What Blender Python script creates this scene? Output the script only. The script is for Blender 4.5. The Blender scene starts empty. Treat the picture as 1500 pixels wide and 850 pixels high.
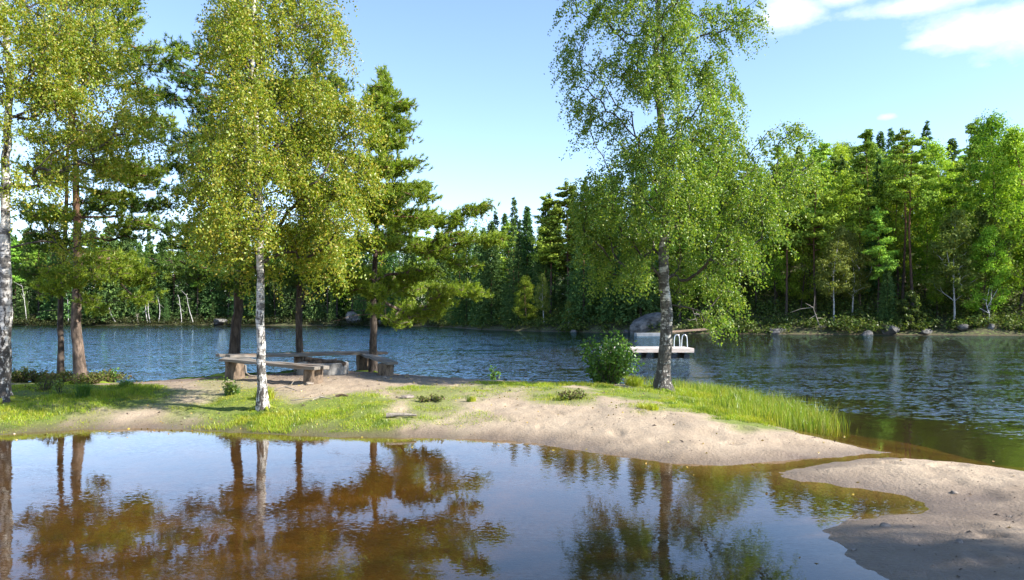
import bpy, math, random
import numpy as np
from mathutils import Vector
R = math.radians
rng = np.random.default_rng(7)
random.seed(7)
SC = bpy.context.scene
COL = SC.collection
FPX, CAMH, HOR = 1100.0, 1.7, 466.0        # focal length in photo pixels, eye height over the water, horizon row


def wp(x, y, z=0.0):
    """ground point seen at photo pixel (x, y) when it lies at height z"""
    Y = FPX * (CAMH - z) / (y - HOR)
    return ((x - 750) / FPX * Y, Y)


# ------------------------------------------------------------------ numpy helpers
def unit(v):
    return v / np.maximum(np.linalg.norm(v, axis=-1, keepdims=True), 1e-9)


def hash2(ix, iy, seed):
    h = (ix.astype(np.int64) * 374761393 + iy.astype(np.int64) * 668265263 + seed * 1274126177) & 0x7fffffff
    h = ((h ^ (h >> 13)) * 1103515245) & 0x7fffffff
    return ((h ^ (h >> 16)) & 0xffff) / 65535.0


def vnoise(x, y, seed=0):
    x = np.asarray(x, float); y = np.asarray(y, float)
    ix, iy = np.floor(x), np.floor(y)
    fx, fy = x - ix, y - iy
    fx = fx * fx * (3 - 2 * fx); fy = fy * fy * (3 - 2 * fy)
    a, b = hash2(ix, iy, seed), hash2(ix + 1, iy, seed)
    c, d = hash2(ix, iy + 1, seed), hash2(ix + 1, iy + 1, seed)
    return (a * (1 - fx) + b * fx) * (1 - fy) + (c * (1 - fx) + d * fx) * fy


def fbm(x, y, seed=0, octv=4):
    s, a, t = 0, 1.0, 0
    for k in range(octv):
        s = s + a * vnoise(x * 2 ** k, y * 2 ** k, seed + k * 17); t += a; a *= .5
    return s / t


def sstep(a, b, x):
    t = np.clip((x - a) / (b - a), 0, 1)
    return t * t * (3 - 2 * t)


class MB:
    """collects vertices and faces (triangles and quads) and links them as ONE mesh object"""
    def __init__(s):
        s.v, s.f, s.m, s.n, s.sm = [], [], [], 0, []

    def add(s, v, f, mat=0, smooth=False):
        v = np.asarray(v, float).reshape(-1, 3)
        f = np.asarray(f, np.int64)
        s.v.append(v); s.f.append(f + s.n); s.m.append(mat); s.sm.append(smooth); s.n += len(v)

    def tube(s, pts, rad, sides=6, mat=0, cap=True, jit=0.0):
        pts = np.asarray(pts, float); rad = np.broadcast_to(np.asarray(rad, float), (len(pts),))
        t = unit(np.gradient(pts, axis=0))
        ref = np.array([1., 0, 0]) if abs(t[0][0]) < .8 else np.array([0, 1., 0])
        us = []
        u = ref
        for k in range(len(pts)):
            u = u - t[k] * np.dot(u, t[k]); u = u / max(np.linalg.norm(u), 1e-9); us.append(u)
        us = np.array(us); ws = np.cross(t, us)
        a = np.arange(sides) / sides * 2 * np.pi
        rr = rad[:, None] * (1 + jit * rng.uniform(-1, 1, (len(pts), sides)))
        v = pts[:, None] + rr[..., None] * (np.cos(a)[None, :, None] * us[:, None] + np.sin(a)[None, :, None] * ws[:, None])
        n = len(pts)
        i, j = np.meshgrid(np.arange(n - 1), np.arange(sides), indexing='ij')
        j2 = (j + 1) % sides
        f = np.stack([i * sides + j, i * sides + j2, (i + 1) * sides + j2, (i + 1) * sides + j], -1).reshape(-1, 4)
        s.add(v, f, mat, True)
        if cap:
            for k, o in ((0, -1), (n - 1, 1)):
                ring = v[k]; c = ring.mean(0)
                vv = np.vstack([ring, c])
                ii = np.arange(sides)
                s.add(vv, np.stack([ii, (ii + 1) % sides, np.full(sides, sides)], -1)[:, ::o], mat, False)

    def box(s, c, size, rot=None, mat=0, jit=0.0, segs=1):
        """box, its long x side cut in segs pieces so that it can be uneven"""
        hx, hy, hz = np.array(size) / 2
        xs = np.linspace(-hx, hx, segs + 1)
        prof = np.array([(-hy, -hz), (hy, -hz), (hy, hz), (-hy, hz)])
        v = np.array([[(x, p[0], p[1]) for p in prof] for x in xs])
        if jit:
            v = v + rng.normal(0, jit, v.shape)
        v = v.reshape(-1, 3)
        if rot is not None:
            v = v @ np.asarray(rot).T
        v = v + np.array(c)
        f = []
        for k in range(segs):
            for q in range(4):
                q2 = (q + 1) % 4
                f.append((k * 4 + q, (k + 1) * 4 + q, (k + 1) * 4 + q2, k * 4 + q2))
        f.append((0, 1, 2, 3)); b = segs * 4
        f.append((b + 3, b + 2, b + 1, b))
        s.add(v, f, mat)

    def build(s, name, mats, parent=None, bevel=0.0):
        me = bpy.data.meshes.new(name)
        v = np.vstack(s.v)
        loops = np.concatenate([f.ravel() for f in s.f])
        cnt = np.concatenate([np.full(len(f), f.shape[1]) for f in s.f])
        mi = np.concatenate([np.full(len(f), m) for f, m in zip(s.f, s.m)])
        sm = np.concatenate([np.full(len(f), q) for f, q in zip(s.f, s.sm)])
        me.vertices.add(len(v)); me.vertices.foreach_set('co', v.astype(np.float32).ravel())
        me.loops.add(len(loops)); me.loops.foreach_set('vertex_index', loops.astype(np.int32))
        me.polygons.add(len(cnt))
        me.polygons.foreach_set('loop_start', (np.cumsum(cnt) - cnt).astype(np.int32))
        me.polygons.foreach_set('material_index', mi.astype(np.int32))
        me.polygons.foreach_set('use_smooth', sm.astype(bool))
        me.update(calc_edges=True); me.validate()
        for m in (mats if isinstance(mats, (list, tuple)) else [mats]):
            me.materials.append(m)
        o = bpy.data.objects.new(name, me); COL.objects.link(o)
        if parent is not None:
            o.parent = parent
        if bevel:
            b = o.modifiers.new('bevel', 'BEVEL'); b.width = bevel; b.segments = 2; b.limit_method = 'ANGLE'
        return o


def tag(o, label=None, cat=None, group=None, kind=None):
    if label: o['label'] = label
    if cat: o['category'] = cat
    if group: o['group'] = group
    if kind: o['kind'] = kind
    return o


def empty(name, loc, label, cat, group=None, rz=0.0):
    o = bpy.data.objects.new(name, None); COL.objects.link(o)
    o.location = loc; o.rotation_euler = (0, 0, rz); o.empty_display_size = .2
    return tag(o, label, cat, group)


def copy_tree(o, parent=None):
    c = o.copy(); COL.objects.link(c)
    if parent is not None: c.parent = parent
    for ch in list(o.children):
        copy_tree(ch, c)
    return c


# ------------------------------------------------------------------ materials
def new_mat(name):
    m = bpy.data.materials.new(name); m.use_nodes = True
    nt = m.node_tree
    for n in list(nt.nodes): nt.nodes.remove(n)
    return m, nt


def N(nt, typ, **kw):
    n = nt.nodes.new(typ)
    for k, v in kw.items():
        if k.startswith('_'): setattr(n, k[1:], v)
        else:
            key = int(k[1:]) if k[0] == 'i' and k[1:].isdigit() else k.replace('__', ' ')
            if isinstance(v, bpy.types.NodeSocket): nt.links.new(v, n.inputs[key])
            else: n.inputs[key].default_value = v
    return n


def ramp(nt, fac, stops, interp='LINEAR'):
    n = nt.nodes.new('ShaderNodeValToRGB'); n.color_ramp.interpolation = interp
    e = n.color_ramp.elements
    while len(e) < len(stops): e.new(.5)
    for k, (p, c) in enumerate(stops):
        e[k].position = p
        e[k].color = (c, c, c, 1) if isinstance(c, (int, float)) else (*c, 1)
    nt.links.new(fac, n.inputs[0])
    return n.outputs[0]


def mixc(nt, fac, a, b, blend='MIX'):
    n = nt.nodes.new('ShaderNodeMix'); n.data_type = 'RGBA'; n.blend_type = blend
    for s, v in ((n.inputs[0], fac), (n.inputs[6], a), (n.inputs[7], b)):
        if isinstance(v, bpy.types.NodeSocket): nt.links.new(v, s)
        else: s.default_value = v if isinstance(v, float) else (*v, 1)
    return n.outputs[2]


def math_(nt, op, a, b=None, clamp=False):
    n = nt.nodes.new('ShaderNodeMath'); n.operation = op; n.use_clamp = clamp
    for s, v in zip(n.inputs, (a, b)):
        if v is None: continue
        if isinstance(v, bpy.types.NodeSocket): nt.links.new(v, s)
        else: s.default_value = v
    return n.outputs[0]


def noise(nt, vec, scale, detail=4, rough=.55, out=0):
    n = N(nt, 'ShaderNodeTexNoise', Vector=vec, Scale=scale, Detail=detail, Roughness=rough)
    return n.outputs[out]


def mapping(nt, vec, scale, loc=(0, 0, 0)):
    return N(nt, 'ShaderNodeMapping', Vector=vec, Scale=scale, Location=loc).outputs[0]


def out(nt, sh):
    o = nt.nodes.new('ShaderNodeOutputMaterial'); nt.links.new(sh, o.inputs[0])


def leaf_mat(name, cols, transl=.35, gloss=.06, rough=.4, objvar=0.0):
    m, nt = new_mat(name)
    g = N(nt, 'ShaderNodeNewGeometry')
    n = len(cols)
    c = ramp(nt, g.outputs['Random Per Island'], [(k / max(n - 1, 1), q) for k, q in enumerate(cols)])
    if name.startswith('grass_blade') or name.startswith('reed'):
        pn = noise(nt, mapping(nt, g.outputs['Position'], (1.3, 1.3, 0)), 1.0, 4, .65)
        c = mixc(nt, ramp(nt, pn, [(.50, 0), (.66, .8)]), c, (.40, .36, .035))
        c = mixc(nt, ramp(nt, noise(nt, mapping(nt, g.outputs['Position'], (2.1, 2.1, 0), (5, 9, 0)), 1.0, 4, .6), [(.52, 0), (.62, .75)]), c, (.06, .14, .016))
    if objvar:
        oi = N(nt, 'ShaderNodeObjectInfo')
        hs = N(nt, 'ShaderNodeHueSaturation', Color=c)
        nt.links.new(N(nt, 'ShaderNodeMapRange', Value=oi.outputs['Random'], i3=.5 - .018 * objvar, i4=.5 + .03 * objvar).outputs[0], hs.inputs['Hue'])
        r2 = math_(nt, 'FRACT', math_(nt, 'MULTIPLY', oi.outputs['Random'], 7.31))
        nt.links.new(N(nt, 'ShaderNodeMapRange', Value=r2, i3=1 - .35 * objvar, i4=1 + .4 * objvar).outputs[0], hs.inputs['Value'])
        c = hs.outputs[0]
    d = N(nt, 'ShaderNodeBsdfDiffuse', Color=c)
    t = N(nt, 'ShaderNodeBsdfTranslucent', Color=mixc(nt, 1.0, c, (1.12, 1.15, .55), 'MULTIPLY'))
    mx = N(nt, 'ShaderNodeMixShader', Fac=transl, i1=d.outputs[0], i2=t.outputs[0])
    gl = N(nt, 'ShaderNodeBsdfGlossy', Color=(.9, .95, .9, 1), Roughness=rough)
    out(nt, N(nt, 'ShaderNodeMixShader', Fac=gloss, i1=mx.outputs[0], i2=gl.outputs[0]).outputs[0])
    return m


def principled(nt, col, rough=.8, bump=None, bdist=.01, bstr=1.0, spec=.3):
    p = N(nt, 'ShaderNodeBsdfPrincipled')
    if isinstance(col, bpy.types.NodeSocket): nt.links.new(col, p.inputs['Base Color'])
    else: p.inputs['Base Color'].default_value = (*col, 1)
    if isinstance(rough, bpy.types.NodeSocket): nt.links.new(rough, p.inputs['Roughness'])
    else: p.inputs['Roughness'].default_value = rough
    p.inputs['Specular IOR Level'].default_value = spec
    if bump is not None:
        nt.links.new(N(nt, 'ShaderNodeBump', Height=bump, Distance=bdist, Strength=bstr).outputs[0], p.inputs['Normal'])
    return p


def bark_birch(name, dark=.5, extra=0.0):
    m, nt = new_mat(name)
    co = N(nt, 'ShaderNodeTexCoord').outputs['Object']
    sep = N(nt, 'ShaderNodeSeparateXYZ', Vector=co)
    n1 = noise(nt, mapping(nt, co, (5, 5, 38)), 1.0, 4, .65)        # lenticels: short horizontal dashes
    n2 = noise(nt, mapping(nt, co, (4, 4, 7)), 1.0, 4, .6)          # larger scars
    n3 = noise(nt, mapping(nt, co, (22, 22, 9)), 1.0, 5, .7)        # rough plates at the foot
    base = ramp(nt, noise(nt, co, 9, 4), [(.3, (.50, .46, .41)), (.7, (.74, .71, .66))])
    k1 = ramp(nt, n1, [(.54 - extra * .5, 0), (.64 - extra * .5, 1)])
    k2 = ramp(nt, n2, [(.58 - extra, 0), (.64 - extra, 1)])
    foot = N(nt, 'ShaderNodeMapRange', Value=sep.outputs['Z'], i1=.1, i2=2.6, i3=dark, i4=-.06).outputs[0]
    k3 = ramp(nt, math_(nt, 'ADD', n3, math_(nt, 'MULTIPLY', foot, .35)), [(.56, 0), (.63, 1)])
    c = mixc(nt, math_(nt, 'MULTIPLY', k1, .7), base, (.10, .085, .075))
    c = mixc(nt, math_(nt, 'MULTIPLY', k2, .85), c, (.055, .048, .042))
    c = mixc(nt, k3, c, (.06, .052, .045))
    out(nt, principled(nt, c, .75, n3, .03).outputs[0])
    return m


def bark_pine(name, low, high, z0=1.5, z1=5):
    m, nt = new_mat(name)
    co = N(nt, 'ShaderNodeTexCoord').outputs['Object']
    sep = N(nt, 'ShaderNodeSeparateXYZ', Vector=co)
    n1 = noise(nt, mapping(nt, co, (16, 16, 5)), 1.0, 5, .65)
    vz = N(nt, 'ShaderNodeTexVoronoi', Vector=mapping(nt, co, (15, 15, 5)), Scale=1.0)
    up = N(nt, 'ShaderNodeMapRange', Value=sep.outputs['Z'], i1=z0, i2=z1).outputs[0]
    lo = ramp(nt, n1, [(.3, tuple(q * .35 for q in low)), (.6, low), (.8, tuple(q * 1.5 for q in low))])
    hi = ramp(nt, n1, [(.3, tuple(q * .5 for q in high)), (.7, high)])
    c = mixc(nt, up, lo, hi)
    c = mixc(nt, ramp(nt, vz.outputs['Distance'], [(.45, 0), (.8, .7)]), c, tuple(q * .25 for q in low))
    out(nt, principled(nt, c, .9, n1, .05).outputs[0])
    return m


def simple_mat(name, c1, c2, scale=(6, 6, 6), rough=.8, bdist=.01, thr=(.35, .65), spec=.3):
    m, nt = new_mat(name)
    co = N(nt, 'ShaderNodeTexCoord').outputs['Object']
    n1 = noise(nt, mapping(nt, co, scale), 1.0, 6, .65)
    out(nt, principled(nt, ramp(nt, n1, [(thr[0], c1), (thr[1], c2)]), rough, n1, bdist, spec=spec).outputs[0])
    return m


M = {}
M['leaf_gold'] = leaf_mat('birch_leaf_gold', [(.13, .215, .02), (.20, .29, .025), (.29, .345, .03), (.37, .375, .045), (.43, .33, .05)], .5, .03)
M['leaf_green'] = leaf_mat('birch_leaf_green', [(.09, .185, .022), (.15, .26, .03), (.235, .33, .04), (.34, .38, .06)], .5, .03)
M['needle'] = leaf_mat('pine_needle', [(.04, .10, .024), (.07, .15, .03), (.115, .20, .034), (.17, .245, .04)], .4, .02)
M['needle_sunlit'] = leaf_mat('pine_needle_sunlit', [(.09, .17, .02), (.18, .28, .028), (.29, .38, .04), (.40, .44, .06)], .45, .02)  # lighter, yellower needles: sun on the pads put into their colour
M['far_pine'] = leaf_mat('far_pine_needles', [(.12, .21, .03), (.21, .33, .04), (.34, .45, .055)], .3, .01, .5, 1.0)
M['far_spruce'] = leaf_mat('far_spruce_needles', [(.05, .095, .03), (.08, .145, .04), (.13, .20, .05)], .2, .01, .5, .8)
M['far_leaf'] = leaf_mat('far_leaves', [(.15, .24, .02), (.23, .34, .03), (.36, .43, .045)], .4, .01, .5, 1.0)
M['far_birch'] = leaf_mat('far_birch_leaves', [(.12, .17, .03), (.20, .25, .05), (.28, .29, .06)], .4, .01, .5, .8)
M['bush_leaf'] = leaf_mat('alder_leaf', [(.05, .125, .018), (.085, .19, .024), (.14, .25, .034)], .42, .03, .4)
M['under'] = leaf_mat('undergrowth_leaf', [(.04, .075, .018), (.08, .135, .026), (.08, .085, .03), (.19, .25, .04)], .38, .01)
M['fallen'] = leaf_mat('fallen_leaf', [(.12, .07, .025), (.30, .20, .04), (.42, .33, .06), (.20, .11, .04)], .1, .04)
M['scrub'] = leaf_mat('dark_scrub_leaf', [(.025, .035, .014), (.04, .055, .018), (.055, .05, .022), (.07, .085, .022)], .25, .01)
M['grass'] = leaf_mat('grass_blade', [(.17, .29, .014), (.25, .37, .016), (.34, .44, .02), (.42, .44, .03), (.42, .36, .10)], .42, .03, .4)
M['grass_dark'] = leaf_mat('sedge_blade', [(.04, .12, .014), (.08, .18, .018), (.13, .21, .022)], .38, .04, .4)
M['reed'] = leaf_mat('reed_blade', [(.14, .24, .018), (.20, .31, .022), (.28, .35, .03), (.34, .30, .09)], .42, .03, .4)
M['sapling'] = leaf_mat('sapling_leaf', [(.09, .15, .015), (.15, .21, .03), (.2, .22, .04)], .4, .05)
M['heather'] = leaf_mat('heather_sprig', [(.09, .14, .025), (.14, .18, .035), (.16, .10, .07), (.15, .18, .03)], .35, .01)
M['birch1'] = bark_birch('birch_bark_grey', .5, .07)
M['birch3'] = bark_birch('birch_bark_black_shaded', .45, .15)  # more black marks, partly the crown's shade put into the bark
M['birch2'] = bark_birch('birch_bark_white', .34, .06)
M['limb'] = simple_mat('dark_twig_bark', (.035, .028, .022), (.10, .085, .07), (8, 8, 8))
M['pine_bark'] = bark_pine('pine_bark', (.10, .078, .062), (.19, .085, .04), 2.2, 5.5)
M['pine_bark_sunlit'] = bark_pine('pine_bark_sunny', (.21, .155, .12), (.26, .125, .06), 1.8, 4.5)  # lighter pine bark, sunshine on the trunk put into its colour
M['far_bark'] = bark_pine('far_pine_bark', (.10, .075, .06), (.22, .10, .05), 3, 9)
M['far_white'] = simple_mat('far_birch_bark', (.12, .11, .10), (.50, .48, .45), (3, 3, 4), .8, .01, (.32, .5))
M['deadwood'] = simple_mat('bleached_wood', (.12, .10, .08), (.30, .265, .22), (20, 20, 20))
M['stone'] = simple_mat('shore_granite', (.04, .038, .034), (.19, .18, .165), (1.6, 1.6, 2.2), .85, .12)
M['pebble'] = simple_mat('beach_stone', (.09, .075, .06), (.30, .25, .205), (9, 9, 9), .85, .02)
M['stump'] = simple_mat('stump_bark', (.045, .034, .026), (.24, .175, .12), (12, 12, 5), .9, .03)
M['cut'] = simple_mat('cut_wood_end', (.16, .12, .085), (.30, .24, .18), (30, 30, 30), .85)
M['concrete'] = simple_mat('ring_concrete', (.14, .13, .115), (.31, .295, .27), (7, 7, 5), .9, .008)
M['ash'] = simple_mat('ash', (.02, .02, .02), (.16, .155, .15), (14, 14, 14), .95, .03)
M['char'] = simple_mat('charred_log', (.035, .026, .02), (.20, .13, .085), (9, 9, 9), .9, .02)
M['deck'] = simple_mat('raft_deck_board', (.50, .42, .36), (.70, .62, .55), (3, 20, 8), .75, .004)
M['float'] = simple_mat('black_float', (.02, .022, .026), (.05, .052, .06), (4, 4, 4), .5)
M['pontoon'] = simple_mat('grey_pontoon', (.20, .215, .225), (.32, .335, .35), (2, 2, 2), .5)
M['steel'], _nt = new_mat('ladder_steel')
_p = principled(_nt, (.72, .73, .74), .28); _p.inputs['Metallic'].default_value = .7; out(_nt, _p.outputs[0])


def plank_mat():
    m, nt = new_mat('weathered_plank')
    co = N(nt, 'ShaderNodeTexCoord').outputs['Object']
    g = noise(nt, mapping(nt, co, (1.2, 40, 40)), 1.0, 6, .7)
    b = noise(nt, mapping(nt, co, (1.5, 5, 5)), 1.0, 4, .6)
    c = ramp(nt, g, [(.25, (.09, .08, .07)), (.5, (.17, .152, .13)), (.75, (.30, .272, .235))])
    c = mixc(nt, ramp(nt, b, [(.52, 0), (.66, .55)]), c, (.19, .11, .06))
    out(nt, principled(nt, c, .75, g, .006).outputs[0])
    return m


M['plank'] = plank_mat()

# ------------------------------------------------------------------ shoreline and ground heights
water_poly = []
for p in [(1300, 663), (1250, 655), (1190, 641), (1148, 627)]: water_poly.append(wp(*p))
water_poly += [(4.75, 13.6), (4.75, 15.2), (4.2, 16.6), (3.2, 17.7), (1.6, 18.3), (-.3, 18.7), (-1.6, 19.4), (-2.6, 20.6), (-4.4, 20.9), (-6.4, 20.2),
               (-7.6, 19.0), (-9, 18.2), (-11, 18.4), (-13, 19.3), (-20, 21), (-40, 25), (-100, 30), (-190, 60), (-205, 120), (-200, 158),
               (-120, 174), (-95, 171), (-70, 174), (-45, 170), (-28, 166), (-17, 152), (-10, 134), (-5, 111), (1, 99), (8, 90), (14, 84.5), (23, 79),
               (30, 78), (36, 75), (43, 74.5), (49, 72), (58, 66), (62, 48), (42, 26), (26, 15), (14, 9.4), (8.4, 8.35)]
for p in [(1500, 692), (1450, 685), (1400, 680), (1350, 675), (1300, 671.5), (1230, 677), (1165, 686), (1131, 692), (1150, 699), (1180, 705), (1225, 712), (1280, 720),
          (1325, 729), (1358, 737), (1366, 742), (1340, 752), (1290, 757), (1245, 761), (1215, 770), (1213, 780), (1226, 797), (1258, 828), (1290, 850)]:
    water_poly.append(wp(*p))
water_poly += [(1.9, 4.1), (.6, 3.2), (-3, 2.7), (-10, 2.6), (-15, 4), (-17, 7), (-15.5, 9.8), (-12, 10.8)]
for p in [(0, 637), (60, 633), (130, 629), (230, 628), (330, 633), (400, 637), (500, 640), (600, 641), (680, 643), (750, 646), (800, 652), (850, 660), (900, 668),
          (950, 674), (990, 679), (1040, 681), (1090, 680), (1130, 677), (1172, 672), (1230, 669)]:
    water_poly.append(wp(*p))
WPOLY = np.array(water_poly)


def poly_sdf(poly, x, y):
    """signed distance, positive outside the polygon"""
    shp = np.shape(x); px = np.ravel(x).astype(float); py = np.ravel(y).astype(float)
    d2 = np.full(px.shape, 1e18); ins = np.zeros(px.shape, bool)
    n = len(poly)
    for i in range(n):
        ax, ay = poly[i]; bx, by = poly[(i + 1) % n]
        ex, ey = bx - ax, by - ay
        t = np.clip(((px - ax) * ex + (py - ay) * ey) / (ex * ex + ey * ey + 1e-12), 0, 1)
        dx, dy = px - ax - t * ex, py - ay - t * ey
        d2 = np.minimum(d2, dx * dx + dy * dy)
        c = (ay > py) != (by > py)
        if ay != by:
            ins ^= c & (px < (bx - ax) * (py - ay) / (by - ay) + ax)
    d = np.sqrt(d2)
    return np.where(ins, -d, d).reshape(shp)


def lakeness(x, y):
    return sstep(0, 7, np.hypot(np.maximum(0, y - 11.2), np.maximum(0, x - 5.6)))


def ground(x, y, fine=True):
    x = np.asarray(x, float); y = np.asarray(y, float)
    d = poly_sdf(WPOLY, x, y)
    far = sstep(40, 60, y)
    wob = (fbm(x * .9, y * .9, 3) - .5)
    dn = d + wob * .35 * (1 - far) + (fbm(x * .15, y * .15, 9) - .5) * 3.0 * far
    dn = np.where(np.abs(d) < .25, d + (dn - d) * np.abs(d) / .25, dn)
    beach = sstep(9.0, 7.5, y + np.maximum(0, -x - 9) * -2) * sstep(-8, -3, x)
    land = (.42 - .22 * beach) * (1 - np.exp(-np.maximum(dn, 0) / (1.7 - .4 * beach)))
    land = land + .10 * np.exp(-((x + 4.3) ** 2 / 9 + (y - 17.3) ** 2 / 6)) * sstep(0, 1.5, d)
    land = land + .05 * (fbm(x * .7, y * .7, 5) - .5) * sstep(.1, 1, d) * (1 - far)
    # trampled sand: footprints and small hollows
    tr = (fbm(x * 3.2, y * 3.2, 11, 4) - .5)
    pit = -np.clip(vnoise(x * 2.3, y * 2.9, 31) - .66, 0, 1) * .10
    land = land + (tr * .048 + .02 * (fbm(x * 7.5, y * 7.5, 15, 3) - .5) + pit) * sstep(.12, .7, d) * (1 - far)
    # the dug ridge near the channel mouth
    rx, ry = wp(1205, 659, .12)
    land = land + (.17 * np.exp(-((x - rx) / .42) ** 2 - ((y - ry + .25 * (x - rx)) / .13) ** 2)) * (.6 + .8 * vnoise(x * 9, y * 9, 8)) * sstep(0, .25, d)
    hillw = sstep(-32, 6, x)
    hill = (.30 * hillw + .03) * np.maximum(dn - 3, 0)
    hill = 34 * (1 - np.exp(-hill / 34))
    bank = 1.1 * (1 - np.exp(-np.maximum(dn, 0) / 1.3)) + hill + 1.2 * (fbm(x * .12, y * .12, 21) - .5) * sstep(1, 8, dn)
    z = np.where(d > 0, land * (1 - far) + bank * far, 0)
    lk = lakeness(x, y)
    dep = -(.33 + 3.2 * lk) * (1 - np.exp(np.minimum(dn, 0) / (1.9 + 4 * lk)))
    dep = dep - .05 * (fbm(x * 1.1, y * 1.1, 4) - .4) * sstep(0, 1, -d)
    rag = (fbm(x * 5, y * 5, 55, 3) - .5) * .035 * np.exp(-(d / .3) ** 2) * (1 - far)
    return np.where(d > 0, z, np.minimum(dep, -.001)) + rag


def gz(x, y):
    return float(ground(np.array([x]), np.array([y]))[0])


def graded(lo, hi, fines, start, end):
    """coordinates: finer inside the given (from, to, step) spans, growing outside"""
    c = []
    for a, b, s in fines: c += list(np.arange(a, b, s))
    l, s = [], fines[0][2]
    p = fines[0][0]
    while p > lo:
        s = min(s * 1.13, 9); p -= s; l.append(p)
    r, s = [], fines[-1][2]
    p = fines[-1][1]
    while p < hi:
        r.append(p); s = min(s * 1.09, 9); p += s
    return np.array(l[::-1] + c + r)


def grid_obj(name, xs, ys, z, mat):
    nx, ny = len(xs), len(ys)
    X, Y = np.meshgrid(xs, ys)
    v = np.stack([X, Y, z], -1).reshape(-1, 3)
    i, j = np.meshgrid(np.arange(ny - 1), np.arange(nx - 1), indexing='ij')
    a = i * nx + j
    f = np.stack([a, a + 1, a + nx + 1, a + nx], -1).reshape(-1, 4)
    b = MB(); b.add(v, f, 0, True)
    return b.build(name, mat)


def set_attr(o, name, vals):
    a = o.data.attributes.new(name, 'FLOAT', 'POINT')
    a.data.foreach_set('value', np.ravel(vals).astype(np.float32))


# grass patches (outlines of where the turf grows on the spit)
PATCH = []
def patch(pts, z=.3, dens=1.0, soft=.35): PATCH.append((np.array([wp(*p, z) for p in pts]), dens, soft))
patch([(-60, 604), (60, 600), (118, 604), (128, 620), (90, 628), (0, 630), (-60, 632)], .15)
patch([(60, 596), (160, 600), (140, 624), (95, 626)], .18, .7)
patch([(15, 560), (120, 568), (210, 569), (285, 573), (265, 585), (170, 588), (80, 584), (10, 584)], .32)
patch([(265, 598), (300, 585), (380, 582), (440, 592), (520, 586), (590, 592), (605, 606), (598, 622), (520, 625), (420, 623), (340, 620), (270, 612)], .22)
patch([(590, 572), (640, 568), (700, 572), (690, 582), (640, 600), (600, 600), (580, 590)], .32, .8)
patch([(640, 604), (715, 600), (722, 606), (660, 616)], .25, .3)
patch([(690, 557), (780, 556), (880, 558), (900, 562), (800, 566), (700, 566)], .4, .8)
patch([(768, 570), (820, 568), (868, 575), (860, 588), (800, 588), (770, 582)], .34, .7)
patch([(862, 572), (940, 568), (1000, 566), (1080, 572), (1150, 590), (1140, 618), (1085, 618), (1010, 600), (935, 590), (870, 584)], .28)
patch([(925, 590), (965, 592), (985, 604), (940, 606)], .26, .8)
patch([(640, 575), (720, 568), (770, 575), (700, 584)], .34, .5)
patch([(290, 560), (330, 556), (420, 575), (360, 590), (280, 588)], .38, .35)


def turf(x, y):
    m = np.zeros(np.shape(x))
    e = (fbm(np.asarray(x) * 1.6, np.asarray(y) * 1.6, 41) - .5) * 1.1
    for poly, dens, soft in PATCH:
        m = np.maximum(m, dens * sstep(soft, -soft, poly_sdf(poly, x, y) + e))
    return m


xs = graded(-420, 420, [(-13.5, -4, .06), (-4, 8.6, .036)], 0, 0)
ys = graded(-120, 460, [(3.6, 9.5, .04), (9.5, 21.5, .07)], 0, 0)
GX, GY = np.meshgrid(xs, ys)
GZ = ground(GX, GY)
# footprints: heel and ball hollows with a low rim, pressed into the open sand
pr = np.random.default_rng(12)
for k in range(420):
    fx, fy = pr.uniform(-5, 7.5), pr.uniform(4.3, 15.5)
    i0, i1 = np.searchsorted(ys, [fy - .3, fy + .3]); j0, j1 = np.searchsorted(xs, [fx - .3, fx + .3])
    zc = GZ[(i0 + i1) // 2, (j0 + j1) // 2]
    if zc < .07: continue
    a = pr.uniform(0, 3.14); dx, dy = GX[i0:i1, j0:j1] - fx, GY[i0:i1, j0:j1] - fy
    u, v = dx * math.cos(a) + dy * math.sin(a), -dx * math.sin(a) + dy * math.cos(a)
    q = np.hypot(u / .15, v / (.065 * pr.uniform(.8, 1.5)))
    GZ[i0:i1, j0:j1] += pr.uniform(.3, 1.0) * (-.026 * np.exp(-q ** 4) + .008 * np.exp(-((q - 1.35) / .35) ** 2))


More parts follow.
